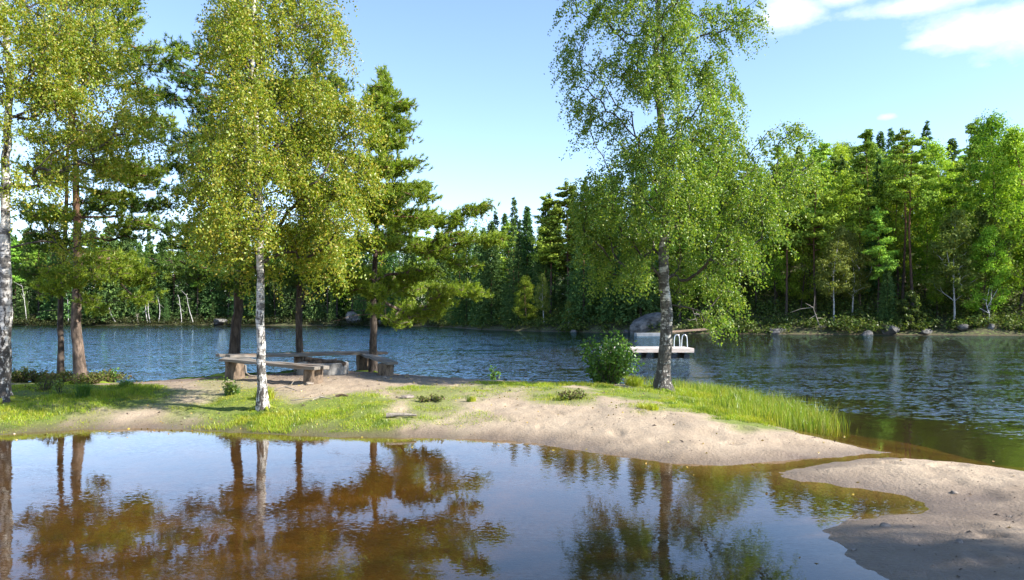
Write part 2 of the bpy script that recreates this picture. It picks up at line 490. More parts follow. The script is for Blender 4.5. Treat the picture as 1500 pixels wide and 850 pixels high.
def ground_mat():
    m, nt = new_mat('shore_ground')
    geo = N(nt, 'ShaderNodeNewGeometry')
    pos = geo.outputs['Position']
    sep = N(nt, 'ShaderNodeSeparateXYZ', Vector=pos)
    z = sep.outputs['Z']
    at = lambda n: N(nt, 'ShaderNodeAttribute', _attribute_name=n).outputs['Fac']
    nA = noise(nt, pos, 1.7, 6, .6); nB = noise(nt, pos, 28, 4, .7); nC = noise(nt, pos, 130, 2, .6)
    sand = ramp(nt, nA, [(.3, (.295, .228, .155)), (.7, (.42, .337, .238))])
    sand = mixc(nt, ramp(nt, nB, [(.35, .45), (.6, 0)]), sand, (.25, .19, .14))
    sand = mixc(nt, ramp(nt, nC, [(.34, .5), (.44, 0)]), sand, (.16, .125, .095))
    # scattered dark crumbs of bark, twigs and cones
    vo = N(nt, 'ShaderNodeTexVoronoi', Vector=mapping(nt, pos, (1, 1.6, 1)), Scale=9.0)
    crumb = ramp(nt, vo.outputs['Distance'], [(.10, 1), (.2, 0)])
    crumb = math_(nt, 'MULTIPLY', crumb, ramp(nt, noise(nt, pos, 1.1, 3), [(.5, 0), (.62, .85)]))
    sand = mixc(nt, crumb, sand, (.06, .045, .035))
    litter = ramp(nt, nB, [(.3, (.05, .038, .03)), (.52, (.15, .112, .086)), (.75, (.29, .232, .185))])
    c = mixc(nt, at('litter'), sand, litter)
    soil = ramp(nt, nB, [(.35, (.07, .10, .015)), (.6, (.14, .19, .02)), (.75, (.22, .20, .06))])
    c = mixc(nt, math_(nt, 'MULTIPLY', at('turf'), .92), c, soil)
    duff = ramp(nt, noise(nt, pos, 3.5, 5, .6), [(.35, (.03, .025, .016)), (.5, (.07, .065, .03)), (.68, (.11, .15, .035))])
    c = mixc(nt, at('forest'), c, duff)
    zz = math_(nt, 'ADD', z, math_(nt, 'MULTIPLY', math_(nt, 'SUBTRACT', nA, .5), .05))
    wet = N(nt, 'ShaderNodeMapRange', Value=zz, i1=.02, i2=.13, i3=1.0, i4=0.0).outputs[0]
    c = mixc(nt, math_(nt, 'MULTIPLY', wet, .72), c, (.105, .075, .052))
    c = mixc(nt, math_(nt, 'MULTIPLY', at('beach_brown'), ramp(nt, nA, [(.3, .75), (.7, .35)])), c, (.12, .088, .062))
    # the bed: iron-brown silt, light lost with water depth put into its colour
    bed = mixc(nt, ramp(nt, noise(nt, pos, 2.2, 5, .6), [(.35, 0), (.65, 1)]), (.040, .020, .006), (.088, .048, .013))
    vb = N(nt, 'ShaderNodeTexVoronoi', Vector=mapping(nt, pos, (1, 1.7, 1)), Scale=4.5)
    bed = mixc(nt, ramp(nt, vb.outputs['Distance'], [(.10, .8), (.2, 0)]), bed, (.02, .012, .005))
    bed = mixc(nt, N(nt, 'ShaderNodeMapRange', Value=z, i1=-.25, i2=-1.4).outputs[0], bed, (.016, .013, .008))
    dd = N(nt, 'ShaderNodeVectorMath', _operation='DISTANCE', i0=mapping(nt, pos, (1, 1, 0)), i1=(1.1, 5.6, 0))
    dark_bed = N(nt, 'ShaderNodeMapRange', Value=math_(nt, 'ADD', dd.outputs['Value'], math_(nt, 'MULTIPLY', nA, 1.2)), i1=1.6, i2=4.2, i3=.85, i4=0.0).outputs[0]
    bed = mixc(nt, dark_bed, bed, (.012, .010, .006))  # bed darkened here so the sky's reflection stays blue
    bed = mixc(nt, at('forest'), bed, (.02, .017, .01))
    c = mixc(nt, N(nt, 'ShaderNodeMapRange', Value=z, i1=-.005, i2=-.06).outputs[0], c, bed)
    rough = N(nt, 'ShaderNodeMapRange', Value=wet, i3=.95, i4=.45).outputs[0]
    h = math_(nt, 'ADD', nB, math_(nt, 'MULTIPLY', nC, .35))
    h = math_(nt, 'ADD', h, math_(nt, 'MULTIPLY', noise(nt, pos, 7, 3), 1.2))
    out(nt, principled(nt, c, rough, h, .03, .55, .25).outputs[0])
    return m


M['ground'] = ground_mat()
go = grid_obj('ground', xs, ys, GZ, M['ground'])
tag(go, kind='structure')
set_attr(go, 'turf', turf(GX, GY) * (GY < 30))
near = (GY < 25) & (GX < 6)
lit = np.exp(-((GX + 4.4) ** 2 / 18 + (GY - 17.6) ** 2 / 7)) * 1.3 + .8 * sstep(16.0, 18.5, GY) * sstep(1.5, -3, GX) + .5 * sstep(-6, -9, GX)
lit = lit + 1.0 * np.exp(-((GX + 7.6) ** 2 / 5 + (GY - 17.0) ** 2 / 2))
lit = lit * (.55 + .9 * (fbm(GX * 1.3, GY * 1.3, 71) - .3))
rx, ry = wp(1205, 659, .12)
set_attr(go, 'litter', np.clip(np.clip(lit, 0, 1) * near * (GY > 10.9) + 1.1 * np.exp(-((GX - rx) / .5) ** 2 - ((GY - ry - .02 + .25 * (GX - rx)) / .11) ** 2), 0, 1))
set_attr(go, 'beach_brown', sstep(7.4, 6.6, GY + (fbm(GX * .8, GY * .8, 19) - .5) * 1.2) * (GY < 9))  # darkens the sand of the near beach
set_attr(go, 'forest', np.where((GY > 42) | (np.abs(GX) > 60), 1.0, 0.0))

# ------------------------------------------------------------------ water
def water_mat():
    m, nt = new_mat('lake_water')
    pos = N(nt, 'ShaderNodeNewGeometry').outputs['Position']
    lake = N(nt, 'ShaderNodeAttribute', _attribute_name='lake').outputs['Fac']
    def slope(scale, detail, seed, stretch=(1, 1.8, 1)):
        n = N(nt, 'ShaderNodeTexNoise', Vector=mapping(nt, pos, tuple(scale * q for q in stretch), (seed, seed * 1.7, seed * .3)), Scale=1.0, Detail=detail, Roughness=.55)
        v = N(nt, 'ShaderNodeVectorMath', _operation='SUBTRACT', i0=n.outputs['Color'], i1=(.5, .5, .5)).outputs[0]
        return v
    def scl(v, k):
        n = N(nt, 'ShaderNodeVectorMath', _operation='SCALE', i0=v)
        if isinstance(k, bpy.types.NodeSocket): nt.links.new(k, n.inputs[3])
        else: n.inputs[3].default_value = k
        return n.outputs[0]
    add = lambda a, b: N(nt, 'ShaderNodeVectorMath', _operation='ADD', i0=a, i1=b).outputs[0]
    big = slope(2.6, 3, 3.1, (1, 1.7, 1)); mid = slope(8, 2, 11.7, (1, 1.7, 1)); tiny = slope(17, 2, 5.3, (1, 2.2, 1))
    gust = ramp(nt, noise(nt, mapping(nt, pos, (.25, .5, 1)), 1.0, 3), [(.36, .25), (.62, 1.05)])
    lakev = add(scl(big, 1.15), scl(mid, 1.7))
    calm = add(scl(slope(4.5, 2, 8.8, (1, 2.2, 1)), .024), scl(tiny, .075))
    patchy = ramp(nt, noise(nt, mapping(nt, pos, (.35, .8, 1)), 1.0, 2), [(.38, .25), (.62, 1.0)])
    calm = scl(calm, patchy)
    mixv = N(nt, 'ShaderNodeMix', _data_type='VECTOR'); nt.links.new(lake, mixv.inputs[0]); nt.links.new(calm, mixv.inputs[4]); nt.links.new(scl(lakev, gust), mixv.inputs[5])
    s2 = N(nt, 'ShaderNodeSeparateXYZ', Vector=mixv.outputs[1])
    nn = N(nt, 'ShaderNodeCombineXYZ', X=s2.outputs[0], Y=s2.outputs[1], Z=1.0)
    nrm = N(nt, 'ShaderNodeVectorMath', _operation='NORMALIZE', i0=nn.outputs[0]).outputs[0]
    inc = N(nt, 'ShaderNodeNewGeometry').outputs['Incoming']
    dt = nt.nodes.new('ShaderNodeVectorMath'); dt.operation = 'DOT_PRODUCT'; nt.links.new(nrm, dt.inputs[0]); nt.links.new(inc, dt.inputs[1])
    om = math_(nt, 'SUBTRACT', 1.0, math_(nt, 'ABSOLUTE', dt.outputs['Value']), True)
    fr = math_(nt, 'ADD', .02, math_(nt, 'MULTIPLY', .98, math_(nt, 'POWER', om, 5.0)))
    gcol = mixc(nt, lake, (.95, .97, 1.0), (.62, .93, 1.15))  # blue of the reflected sky put into the lake's gloss colour
    gl = N(nt, 'ShaderNodeBsdfGlossy', Color=gcol, Roughness=.015, Normal=nrm)
    tr = N(nt, 'ShaderNodeBsdfTransparent', Color=(.92, .78, .48, 1))
    out(nt, N(nt, 'ShaderNodeMixShader', Fac=fr, i1=tr.outputs[0], i2=gl.outputs[0]).outputs[0])
    return m


M['water'] = water_mat()
wxs = graded(-420, 420, [(-16, 14, .5)], 0, 0); wys = graded(-60, 330, [(2, 24, .4)], 0, 0)
WX, WY = np.meshgrid(wxs, wys)
wo = grid_obj('water', wxs, wys, np.zeros(WX.shape), M['water'])
tag(wo, kind='structure')
set_attr(wo, 'lake', sstep(.3, 4.5, np.hypot(np.maximum(0, WY - 11.0 - .12 * np.maximum(0, 4 - WX) * 0), np.maximum(0, WX - 5.3))))

# ------------------------------------------------------------------ tree growing
def ellip_pts(c, r, n, flat=1.0):
    v = unit(rng.normal(size=(n, 3))) * rng.uniform(.15, 1, (n, 1)) ** .5
    return np.array(c) + v * np.array(r)


def grow(trunk, trad, attr, step=.28, mode='birch', start=0.0, tip=.005):
    """branches reach from the trunk to every point of attr; returns nodes, parents, radii, trunk count and the tip indices"""
    nt_ = len(trunk)
    pos = np.zeros((nt_ + len(attr) * 14, 3)); par = np.full(len(pos), -1)
    pos[:nt_] = trunk; par[1:nt_] = np.arange(nt_ - 1)
    cnt = nt_; tips = []
    first = int(np.argmax(trunk[:, 2] >= start))
    ta = trunk[np.clip(np.searchsorted(trunk[:, 2], attr[:, 2]), 0, nt_ - 1)]
    order = np.argsort(np.linalg.norm((attr - ta)[:, :2], axis=1) + rng.uniform(0, .3, len(attr)))
    for a in attr[order]:
        P = pos[first:cnt]
        v = a - P
        d = np.linalg.norm(v, axis=1)
        hd = np.hypot(v[:, 0], v[:, 1])
        if mode == 'birch': pen = np.clip(P[:, 2] + .75 * hd - a[2], 0, None) * .9
        else: pen = np.abs(P[:, 2] - a[2] + .05 * hd) * 1.1
        k = first + int(np.argmin(d + pen))
        p0 = pos[k]; L = np.linalg.norm(a - p0)
        if L < .04: continue
        m = max(1, min(12, int(math.ceil(L / step))))
        dr = (a - p0) / L
        d0 = pos[k] - pos[par[k]] if par[k] >= 0 else np.array([0, 0, 1.])
        d0 = d0 / max(np.linalg.norm(d0), 1e-6)
        w = .15 if k < nt_ else .55
        c = p0 + (dr * (1 - w) + d0 * w) * L * .5
        if mode == 'pine': c = c + np.array([0, 0, -.05 * L])
        t = (np.arange(1, m + 1) / m)[:, None]
        q = (1 - t) ** 2 * p0 + 2 * t * (1 - t) * c + t ** 2 * a
        q[:-1] += rng.normal(0, .025 * min(1, L), (m - 1, 3)) if m > 1 else 0
        pos[cnt:cnt + m] = q
        par[cnt] = k; par[cnt + 1:cnt + m] = np.arange(cnt, cnt + m - 1)
        cnt += m; tips.append(cnt - 1)
    pos, par = pos[:cnt], par[:cnt]
    e = 2.3
    acc = np.zeros(cnt)
    nch = np.bincount(par[1:], minlength=cnt)
    acc[nch == 0] = tip ** e
    for i in range(cnt - 1, nt_ - 1, -1):
        acc[par[i]] += acc[i]
    rad = acc ** (1 / e)
    rad[:nt_] = trad
    for i in range(nt_, cnt):
        if par[i] < nt_: rad[i] = min(rad[i], .5 * rad[par[i]] + .002)
        else: rad[i] = min(rad[i], rad[par[i]])
    return pos, par, rad, nt_, np.array(tips)


def wood(b, tree, trunk_sides=12, mat_trunk=0, mat_limb=1, jit=.05, minr=0.0):
    pos, par, rad, nt_, tips = tree
    b.tube(pos[:nt_], rad[:nt_], trunk_sides, mat_trunk, True, jit)
    n = len(pos)
    main = np.full(n, -1); best = np.full(n, -1.)
    for i in range(nt_, n):
        p = par[i]
        if p >= nt_ and rad[i] > best[p]: best[p] = rad[i]; main[p] = i
    for i in range(nt_, n):
        if par[i] < nt_ or main[par[i]] != i:
            if rad[i] < minr: continue
            ch = [par[i], i]; k = i
            while main[k] >= 0:
                k = main[k]; ch.append(k)
            r = rad[ch].copy(); r[0] = min(r[0], r[1] * 1.25)
            r[-1] *= .6
            b.tube(pos[ch], r, 6 if r[0] > .03 else (4 if r[0] > .012 else 3), mat_limb, False)


def leaves(b, base, axis, L, W, mat=0):
    """one folded diamond blade per row"""
    n = len(base)
    s = unit(np.cross(axis, rng.normal(size=(n, 3))))
    nn = np.cross(axis, s)
    L = np.reshape(L, (-1, 1)) * np.ones((n, 1)); W = np.reshape(W, (-1, 1)) * np.ones((n, 1))
    v = np.stack([base, base + axis * L * .42 + s * W * .5 + nn * W * .12, base + axis * L, base + axis * L * .42 - s * W * .5 + nn * W * .12], 1).reshape(-1, 3)
    f = np.arange(n * 4).reshape(-1, 4)
    b.add(v, f, mat)


def strands(b, starts, outdir, per, size, mat=0, length=(.3, .8), spread=.034, droop=1.0):
    """leafy twigs that hang from the branch tips"""
    n = len(starts)
    L = rng.uniform(*length, n)
    d = unit(outdir + rng.normal(0, .6, (n, 3))); d[:, 2] *= .4
    s = rng.uniform(.02, 1, (n, per))
    p = starts[:, None] + d[:, None] * (L[:, None] * .55 * s)[..., None]
    p[..., 2] -= droop * L[:, None] * .75 * s ** 1.6
    p = p + rng.normal(0, spread, p.shape)
    p = p.reshape(-1, 3)
    ax = unit(rng.normal(0, .75, p.shape) + np.array([0, 0, -.55]))
    sz = size * rng.uniform(.65, 1.2, len(p))
    leaves(b, p, ax, sz, sz * .72, mat)


def trunk_line(pts, r0, r1, flare=.5, step=.22, wob=.012):
    """pts: local (x, y, z) knots"""
    pts = np.array(pts, float)
    zz = np.arange(pts[0, 2], pts[-1, 2], step)
    x = np.interp(zz, pts[:, 2], pts[:, 0]); y = np.interp(zz, pts[:, 2], pts[:, 1])
    k = np.ones(5) / 5
    if len(zz) > 8:
        x[2:-2] = np.convolve(x, k, 'valid'); y[2:-2] = np.convolve(y, k, 'valid')
    w = np.cumsum(rng.normal(0, wob, (len(zz), 2)), 0); w -= np.linspace(0, 1, len(zz))[:, None] * w[-1]
    t = (zz - zz[0]) / (zz[-1] - zz[0])
    rad = r0 + (r1 - r0) * t ** .7
    rad = rad * (1 + flare * np.exp(-(zz - zz[0]) / .22)) * (1 + rng.normal(0, .025, len(zz)))
    return np.stack([x + w[:, 0], y + w[:, 1], zz], 1), rad


def near_tree(name, base_px, Y, knots, r0, clumps, kind, label, cat, mats, nattr, per, size, depth=.85, yspread=.5, start=1.2, strandlen=(.3, .8), nstr=2, dens=1.0, zbase=None):
    """knots: (px x, px y) of the trunk's line; clumps: (px x, px y, rx, ry) lobes of the crown, turned into metres at the tree's own distance"""
    X0 = (base_px - 750) / FPX * Y
    z0 = gz(X0, Y) - .06 if zbase is None else zbase
    root = empty(name, (X0, Y, z0), label, cat)
    loc = lambda px, py: ((px - 750) / FPX * Y - X0, CAMH - (py - HOR) / FPX * Y - z0)
    kn = [(0, 0, 0)]
    yy = 0
    for px, py in knots:
        x, z = loc(px, py)
        if z > kn[-1][2] + .1:
            yy += rng.normal(0, .06); kn.append((x, yy, z))
    tl, tr = trunk_line(kn, r0, r0 * .10, wob=.018 if kind == 'birch' else .01)
    at, shoot, sdir = [], [], []
    A = np.array([c[2] * c[3] for c in clumps], float); A = A / A.sum()
    for c, a in zip(clumps, A):
        x, z = loc(c[0], c[1]); rx, rz = c[2] / FPX * Y, c[3] / FPX * Y
        tx = np.interp(z, tl[:, 2], tl[:, 0])
        reach = abs(x - tx)
        room = max(0, 1 - reach / 2.6)
        cy = rng.uniform(-1, 1) * yspread * (.35 + room) * 1.3 if len(c) < 5 else c[4]
        if kind == 'birch':
            n = max(3, int(nattr * a))
            at.append(ellip_pts((x, cy, z), (rx, max(rx * depth, .5), rz), n))
        else:
            n = max(5, int(nattr * a * .42 + 2)); ns = 1
            ry = max(rx * .9, .35)
            p = ellip_pts((x, cy, z), (rx, ry, rz * 1.15), n); at.append(p)
            q = ellip_pts((x, cy, z), (rx * 1.02, ry, rz), ns)
            shoot.append(q)
            # a twin pad turned to the back or front of the trunk keeps the crown round
            if room > .15:
                sgn = 1 if rng.random() < .5 else -1
                c2 = (tx + (x - tx) * .3, sgn * (reach * .8 + .45), z + rng.normal(0, .12))
                at.append(ellip_pts(c2, (rx * .9, ry, rz * 1.1), n)); shoot.append(ellip_pts(c2, (rx, ry, rz * .9), ns))
    at = np.vstack(at)
    tree = grow(tl, tr, at, .26, kind, start, .006 if kind == 'birch' else .008)
    b = MB(); wood(b, tree, 14, 0, 1)
    if kind == 'pine':  # dead lower twigs
        for k in range(26):
            zc = rng.uniform(start * .75, start + 2.0)
            i = int(np.argmin(np.abs(tl[:, 2] - zc))); a = rng.uniform(0, 6.28); L = rng.uniform(.25, 1.0)
            d = np.array([math.cos(a), math.sin(a), rng.uniform(-.2, .35)])
            p = tl[i] + d * np.linspace(0, L, 5)[:, None] + np.cumsum(rng.normal(0, .035, (5, 3)), 0)
            p[0] = tl[i]
            b.tube(p, np.linspace(.012, .003, 5), 3, 1, False)
            for q in range(3):
                s0 = p[rng.integers(2, 5)]; dd = unit(d + rng.normal(0, .7, 3)) * rng.uniform(.1, .35)
                b.tube(np.array([s0, s0 + dd * .5 + rng.normal(0, .02, 3), s0 + dd]), [.005, .004, .002], 3, 1, False)
    b.build('trunk', [mats[0], mats[1]], root)
    pos = tree[0]; tips = tree[4]
    b = MB()
    if kind == 'birch':
        cen = np.stack([np.interp(pos[tips, 2], tl[:, 2], tl[:, 0]), np.interp(pos[tips, 2], tl[:, 2], tl[:, 1]), pos[tips, 2]], 1)
        st = np.repeat(pos[tips], nstr, 0); od = np.repeat(unit(pos[tips] - cen), nstr, 0)
        strands(b, st, od, per, size, 0, strandlen)
        # leaves along the finer wood, too
        idx = np.where((np.arange(len(pos)) >= tree[3]) & (tree[2] < .012))[0]
        st = pos[idx]; strands(b, st, rng.normal(size=st.shape), max(3, per // 4), size, 0, (.1, .3), .06)
    else:
        kk = 4
        e = pos[tips]; bp = pos[tree[1][tips]]
        cen = np.stack([np.interp(e[:, 2], tl[:, 2], tl[:, 0]), np.interp(e[:, 2], tl[:, 2], tl[:, 1]), e[:, 2]], 1)
        bd = unit(unit(e - bp) + unit(e - cen) * .6 + np.array([0, 0, .25]))
        f = rng.uniform(-.26, .08, (len(e), kk, 1))
        q = (e[:, None] + bd[:, None] * f + rng.normal(0, .055, (len(e), kk, 3))).reshape(-1, 3)
        d = unit(np.repeat(bd, kk, 0) * .7 + np.array([0, 0, .5]) + rng.normal(0, .45, (len(q), 3)))
        needles(b, q, d, per, size)
    b.build('crown', mats[2], root)
    return root


def needles(b, q, d, per, size, wid=.015):
    """shoots: needles that fan forward round each twig end"""
    n = len(q)
    s = rng.uniform(-.07, .05, (n, per))
    a = unit(d[:, None] * .85 + rng.normal(0, .5, (n, per, 3)))
    base = q[:, None] + d[:, None] * s[..., None]
    L = size * rng.uniform(.7, 1.15, (n, per, 1))
    side = unit(np.cross(a, rng.normal(size=a.shape))) * wid * .5
    v = np.stack([base - side, base + side, base + a * L], 2).reshape(-1, 3)
    b.add(v, np.arange(len(v)).reshape(-1, 3), 0)


# ------------------------------------------------------------------ the trees on the spit
near_tree('birch_tree', 5, 12.8, [(2, 560), (14, 490), (20, 400), (23, 300), (24, 220), (28, 120), (18, 20), (14, -120), (20, -230)], .128,
          [(60, 30, 80, 50), (130, 40, 60, 50), (165, 150, 40, 50), (60, 130, 75, 50), (100, 225, 60, 35), (20, 260, 50, 40), (45, 335, 35, 35), (-60, 90, 80, 90), (-50, 230, 60, 60),
           (190, 165, 22, 35), (130, 195, 45, 40), (80, 80, 60, 40), (20, 180, 50, 40), (40, -80, 110, 70), (90, 270, 30, 25), (-70, 330, 40, 40), (120, 120, 40, 40), (20, 60, 60, 50), (28, 180, 34, 34, -.8), (28, 110, 40, 36, -.8), (22, 30, 40, 40, -.8)],
          'birch', 'leaning birch with rough greyish white bark at the left edge of the picture', 'tree', (M['birch1'], M['limb'], M['leaf_gold']), 850, 38, .046, .9, .8, 2.6, (.35, 1.0))
near_tree('birch_tree', 386, 12.4, [(385, 560), (388, 480), (387, 400), (388, 330), (382, 250), (378, 160), (372, 60), (376, -60), (380, -200)], .088,
          [(395, -90, 90, 90), (390, 20, 85, 50), (470, 30, 30, 50), (340, 50, 40, 50), (400, 120, 90, 50), (340, 160, 55, 50), (470, 160, 60, 50), (400, 220, 100, 50), (318, 270, 55, 50),
           (465, 260, 65, 50), (400, 310, 90, 45), (505, 310, 42, 45), (345, 350, 50, 30), (450, 350, 55, 32), (285, 315, 26, 40), (372, 385, 28, 16), (520, 165, 30, 40), (500, 365, 32, 20), (430, 380, 25, 18),
           (300, 210, 35, 40), (530, 250, 25, 40), (388, 325, 60, 36, -.75), (384, 250, 60, 40, -.8), (380, 170, 50, 40, -.75), (376, 90, 50, 40, -.7), (372, 20, 50, 36, -.7)],
          'birch', 'slender white birch with yellowing leaves in front of the bench', 'tree', (M['birch2'], M['limb'], M['leaf_gold']), 1250, 46, .045, .85, .5, 1.9, (.35, .95))
near_tree('birch_tree', 970, 15.0, [(972, 530), (974, 470), (974, 400), (978, 330), (972, 260), (965, 190), (962, 110), (966, 40), (972, -60), (976, -220)], .152,
          [(880, 15, 60, 40), (850, 65, 26, 45), (868, 135, 30, 32), (858, 172, 14, 22), (960, 10, 80, 45), (1060, 15, 50, 35), (1108, 15, 16, 25), (1000, 85, 75, 42), (1050, 115, 35, 42),
           (1066, 172, 22, 32), (925, 100, 55, 42), (970, -90, 110, 90), (1000, 165, 55, 32), (905, 155, 34, 25), (960, 235, 60, 28), (900, 262, 52, 32), (862, 296, 30, 30), (1020, 235, 55, 32),
           (1090, 215, 45, 28), (1148, 195, 40, 24), (1178, 235, 20, 32), (1150, 272, 35, 32), (1080, 282, 52, 40), (1000, 302, 62, 40), (930, 332, 60, 36), (872, 345, 30, 28), (1060, 362, 38, 40),
           (1020, 395, 42, 42), (1066, 430, 24, 35), (1038, 462, 20, 20), (930, 400, 32, 28), (890, 392, 28, 24), (1110, 325, 32, 32), (965, 235, 45, 32, -.9), (978, 285, 45, 34, -1.0), (980, 335, 36, 22, -.9), (950, 130, 40, 36, -.7), (968, 50, 40, 36, -.7), (905, 300, 46, 36), (880, 320, 40, 34, .6), (925, 365, 44, 30, .5), (1000, 200, 60, 30), (940, 205, 50, 26), (1040, 170, 40, 26)],
          'birch', 'big birch with a black and white trunk standing alone on the grassy point', 'tree', (M['birch3'], M['limb'], M['leaf_green']), 1450, 40, .050, .8, .7, 1.7, (.3, .85))
near_tree('pine_tree', 88, 17.2, [(88, 500), (91, 400), (93, 300), (98, 200), (100, 100), (100, 0), (100, -120)], .078,
          [(90, 350, 30, 12), (60, 390, 25, 10), (130, 400, 30, 10), (80, 255, 40, 12), (95, 150, 40, 14), (100, 60, 50, 20), (200, 340, 40, 10), (230, 300, 45, 10), (60, 310, 25, 8), (110, -30, 60, 30), (150, 300, 30, 8)],
          'pine', 'thin dark pine standing just left of a thicker reddish pine', 'tree', (M['pine_bark'], M['pine_bark'], M['needle']), 1000, 28, .09, start=2.3)
near_tree('pine_tree', 119, 15.6, [(119, 530), (115, 500), (114, 430), (112, 340), (110, 270), (107, 180), (103, 90), (101, 0), (100, -130)], .125,
          [(182, 25, 28, 14), (160, 58, 40, 9), (192, 5, 22, 10), (232, 85, 46, 9), (272, 80, 20, 6), (212, 104, 38, 9), (175, 240, 56, 10), (222, 258, 48, 10), (152, 280, 38, 8), (240, 182, 36, 11),
           (130, 200, 38, 10), (70, 90, 48, 12), (60, 200, 38, 10), (165, 380, 36, 16), (202, 402, 36, 15), (214, 435, 26, 9), (150, 412, 28, 12), (180, 320, 42, 10), (110, -40, 70, 30), (215, 140, 34, 9), (190, 215, 40, 8), (140, 440, 18, 6)],
          'pine', 'pine with a sunlit cracked reddish trunk and dead lower twigs', 'tree', (M['pine_bark_sunlit'], M['pine_bark_sunlit'], M['needle_sunlit']), 1700, 28, .09, start=1.9)
near_tree('pine_tree', 341, 17.4, [(342, 480), (344, 400), (346, 300), (345, 200), (342, 100), (340, 0), (340, -120)], .14,
          [(250, 200, 46, 12), (240, 140, 36, 10), (268, 110, 40, 9), (250, 240, 44, 10), (280, 280, 40, 11), (230, 330, 40, 10), (268, 352, 45, 10), (288, 400, 40, 10), (240, 380, 38, 9), (330, 200, 60, 15),
           (380, 250, 60, 15), (350, 120, 60, 15), (340, 40, 55, 20), (340, -40, 60, 30), (310, 320, 40, 11), (380, 390, 40, 10), (352, 418, 30, 8), (300, 160, 40, 10)],
          'pine', 'thick dark pine trunk behind the left end of the bench', 'tree', (M['pine_bark'], M['pine_bark'], M['needle']), 1700, 28, .09, start=2.2)
near_tree('pine_tree', 440, 17.8, [(440, 480), (439, 400), (442, 300), (450, 200), (458, 120), (462, 60)], .10,
          [(480, 120, 26, 10), (492, 160, 28, 10), (460, 200, 50, 12), (500, 230, 40, 10), (470, 270, 50, 11), (512, 290, 35, 9), (450, 330, 50, 11), (480, 372, 50, 11), (520, 360, 30, 8), (450, 402, 40, 10),
           (500, 135, 20, 8), (430, 405, 30, 9), (466, 88, 12, 12), (420, 150, 50, 14), (400, 240, 40, 10)],
          'pine', 'mid sized pine trunk rising behind the middle of the bench', 'tree', (M['pine_bark'], M['pine_bark'], M['needle']), 1700, 28, .09, start=2.0)
near_tree('pine_tree', 546, 18.6, [(546, 500), (548, 420), (553, 340), (556, 260), (558, 180), (559, 100)], .115,
          [(558, 108, 6, 12), (562, 130, 22, 7), (542, 150, 22, 6), (585, 162, 26, 6), (592, 190, 20, 6), (560, 186, 32, 7), (604, 164, 10, 5), (577, 215, 38, 7), (602, 240, 28, 7), (560, 245, 42, 8),
           (612, 270, 24, 7), (577, 275, 46, 9), (628, 290, 18, 6), (602, 310, 46, 9), (555, 315, 30, 8), (642, 325, 46, 10), (690, 312, 28, 6), (715, 305, 12, 5), (682, 350, 46, 8), (726, 350, 22, 6),
           (632, 365, 46, 10), (680, 386, 28, 7), (612, 400, 38, 10), (670, 422, 34, 7), (700, 430, 18, 6), (540, 410, 30, 11), (515, 420, 24, 9), (500, 402, 20, 9), (560, 432, 18, 7), (625, 456, 26, 9),
           (600, 460, 14, 6), (650, 440, 24, 7), (530, 300, 24, 8), (520, 250, 20, 8), (575, 342, 28, 8)],
          'pine', 'broad green pine with spreading limbs beside the right end of the bench', 'tree', (M['pine_bark'], M['pine_bark_sunlit'], M['needle_sunlit']), 3000, 30, .095, start=1.9)

def roots(tree, n, length, r0, seed):
    r = np.random.default_rng(seed)
    X0, Y0, Z0 = tree.location
    for k in range(n):
        a = k / n * 6.283 + r.uniform(-.4, .4); L = length * r.uniform(.5, 1.2)
        t = np.linspace(0, 1, 16)
        w = np.cumsum(r.normal(0, .10, 16)) * t
        x = np.cos(a + w * .35) * L * t; y = np.sin(a + w * .35) * L * t
        z = ground(X0 + x, Y0 + y) - Z0 + .012 - .05 * t ** 2 + .10 * np.exp(-t * L / .12) + r.normal(0, .006, 16)
        b = MB(); b.tube(np.stack([x, y, z], 1), r0 * (1 - .75 * t) * (1 + 1.0 * np.exp(-t * L / .15)), 7, 0, False, .06)
        b.build('root', tree.children[0].data.materials[0], tree)


_t = [o for o in bpy.data.objects if o.name.startswith(('pine_tree', 'birch_tree')) and o.type == 'EMPTY']
for o in _t:
    l = o['label']
    if 'left end of the bench' in l: roots(o, 8, 2.2, .045, 1)
    elif 'middle of the bench' in l: roots(o, 6, 1.2, .035, 2)
    elif 'right end of the bench' in l: roots(o, 6, 1.4, .035, 3)
    elif 'big birch' in l: roots(o, 6, .6, .05, 4)
    elif 'cracked' in l: roots(o, 6, .9, .045, 5)
    elif 'slender' in l: roots(o, 5, .35, .03, 6)
    elif 'leaning birch' in l: roots(o, 6, .6, .05, 7)

# ------------------------------------------------------------------ far trees: a few of each kind, then copies
def clump_leaves(b, centres, radii, per, size, up=.35, mat=0, tri=True):
    for c, r in zip(centres, radii):
        r = np.array(r) * np.ones(3)
        u = unit(rng.normal(size=(per, 3)))
        p = c + u * r * rng.uniform(.2, 1.35, (per, 1))
        nrm = unit(u + rng.normal(0, .55, u.shape) + np.array([0, 0, up]))
        t = unit(np.cross(nrm, rng.normal(size=nrm.shape))); s = np.cross(nrm, t)
        sz = (size * rng.uniform(.6, 1.3, (per, 1)))
        v = np.stack([p - t * sz * .5 - s * sz * .28, p + t * sz * .55, p - t * sz * .1 + s * sz * .5], 1).reshape(-1, 3)
        b.add(v, np.arange(len(v)).reshape(-1, 3), mat)


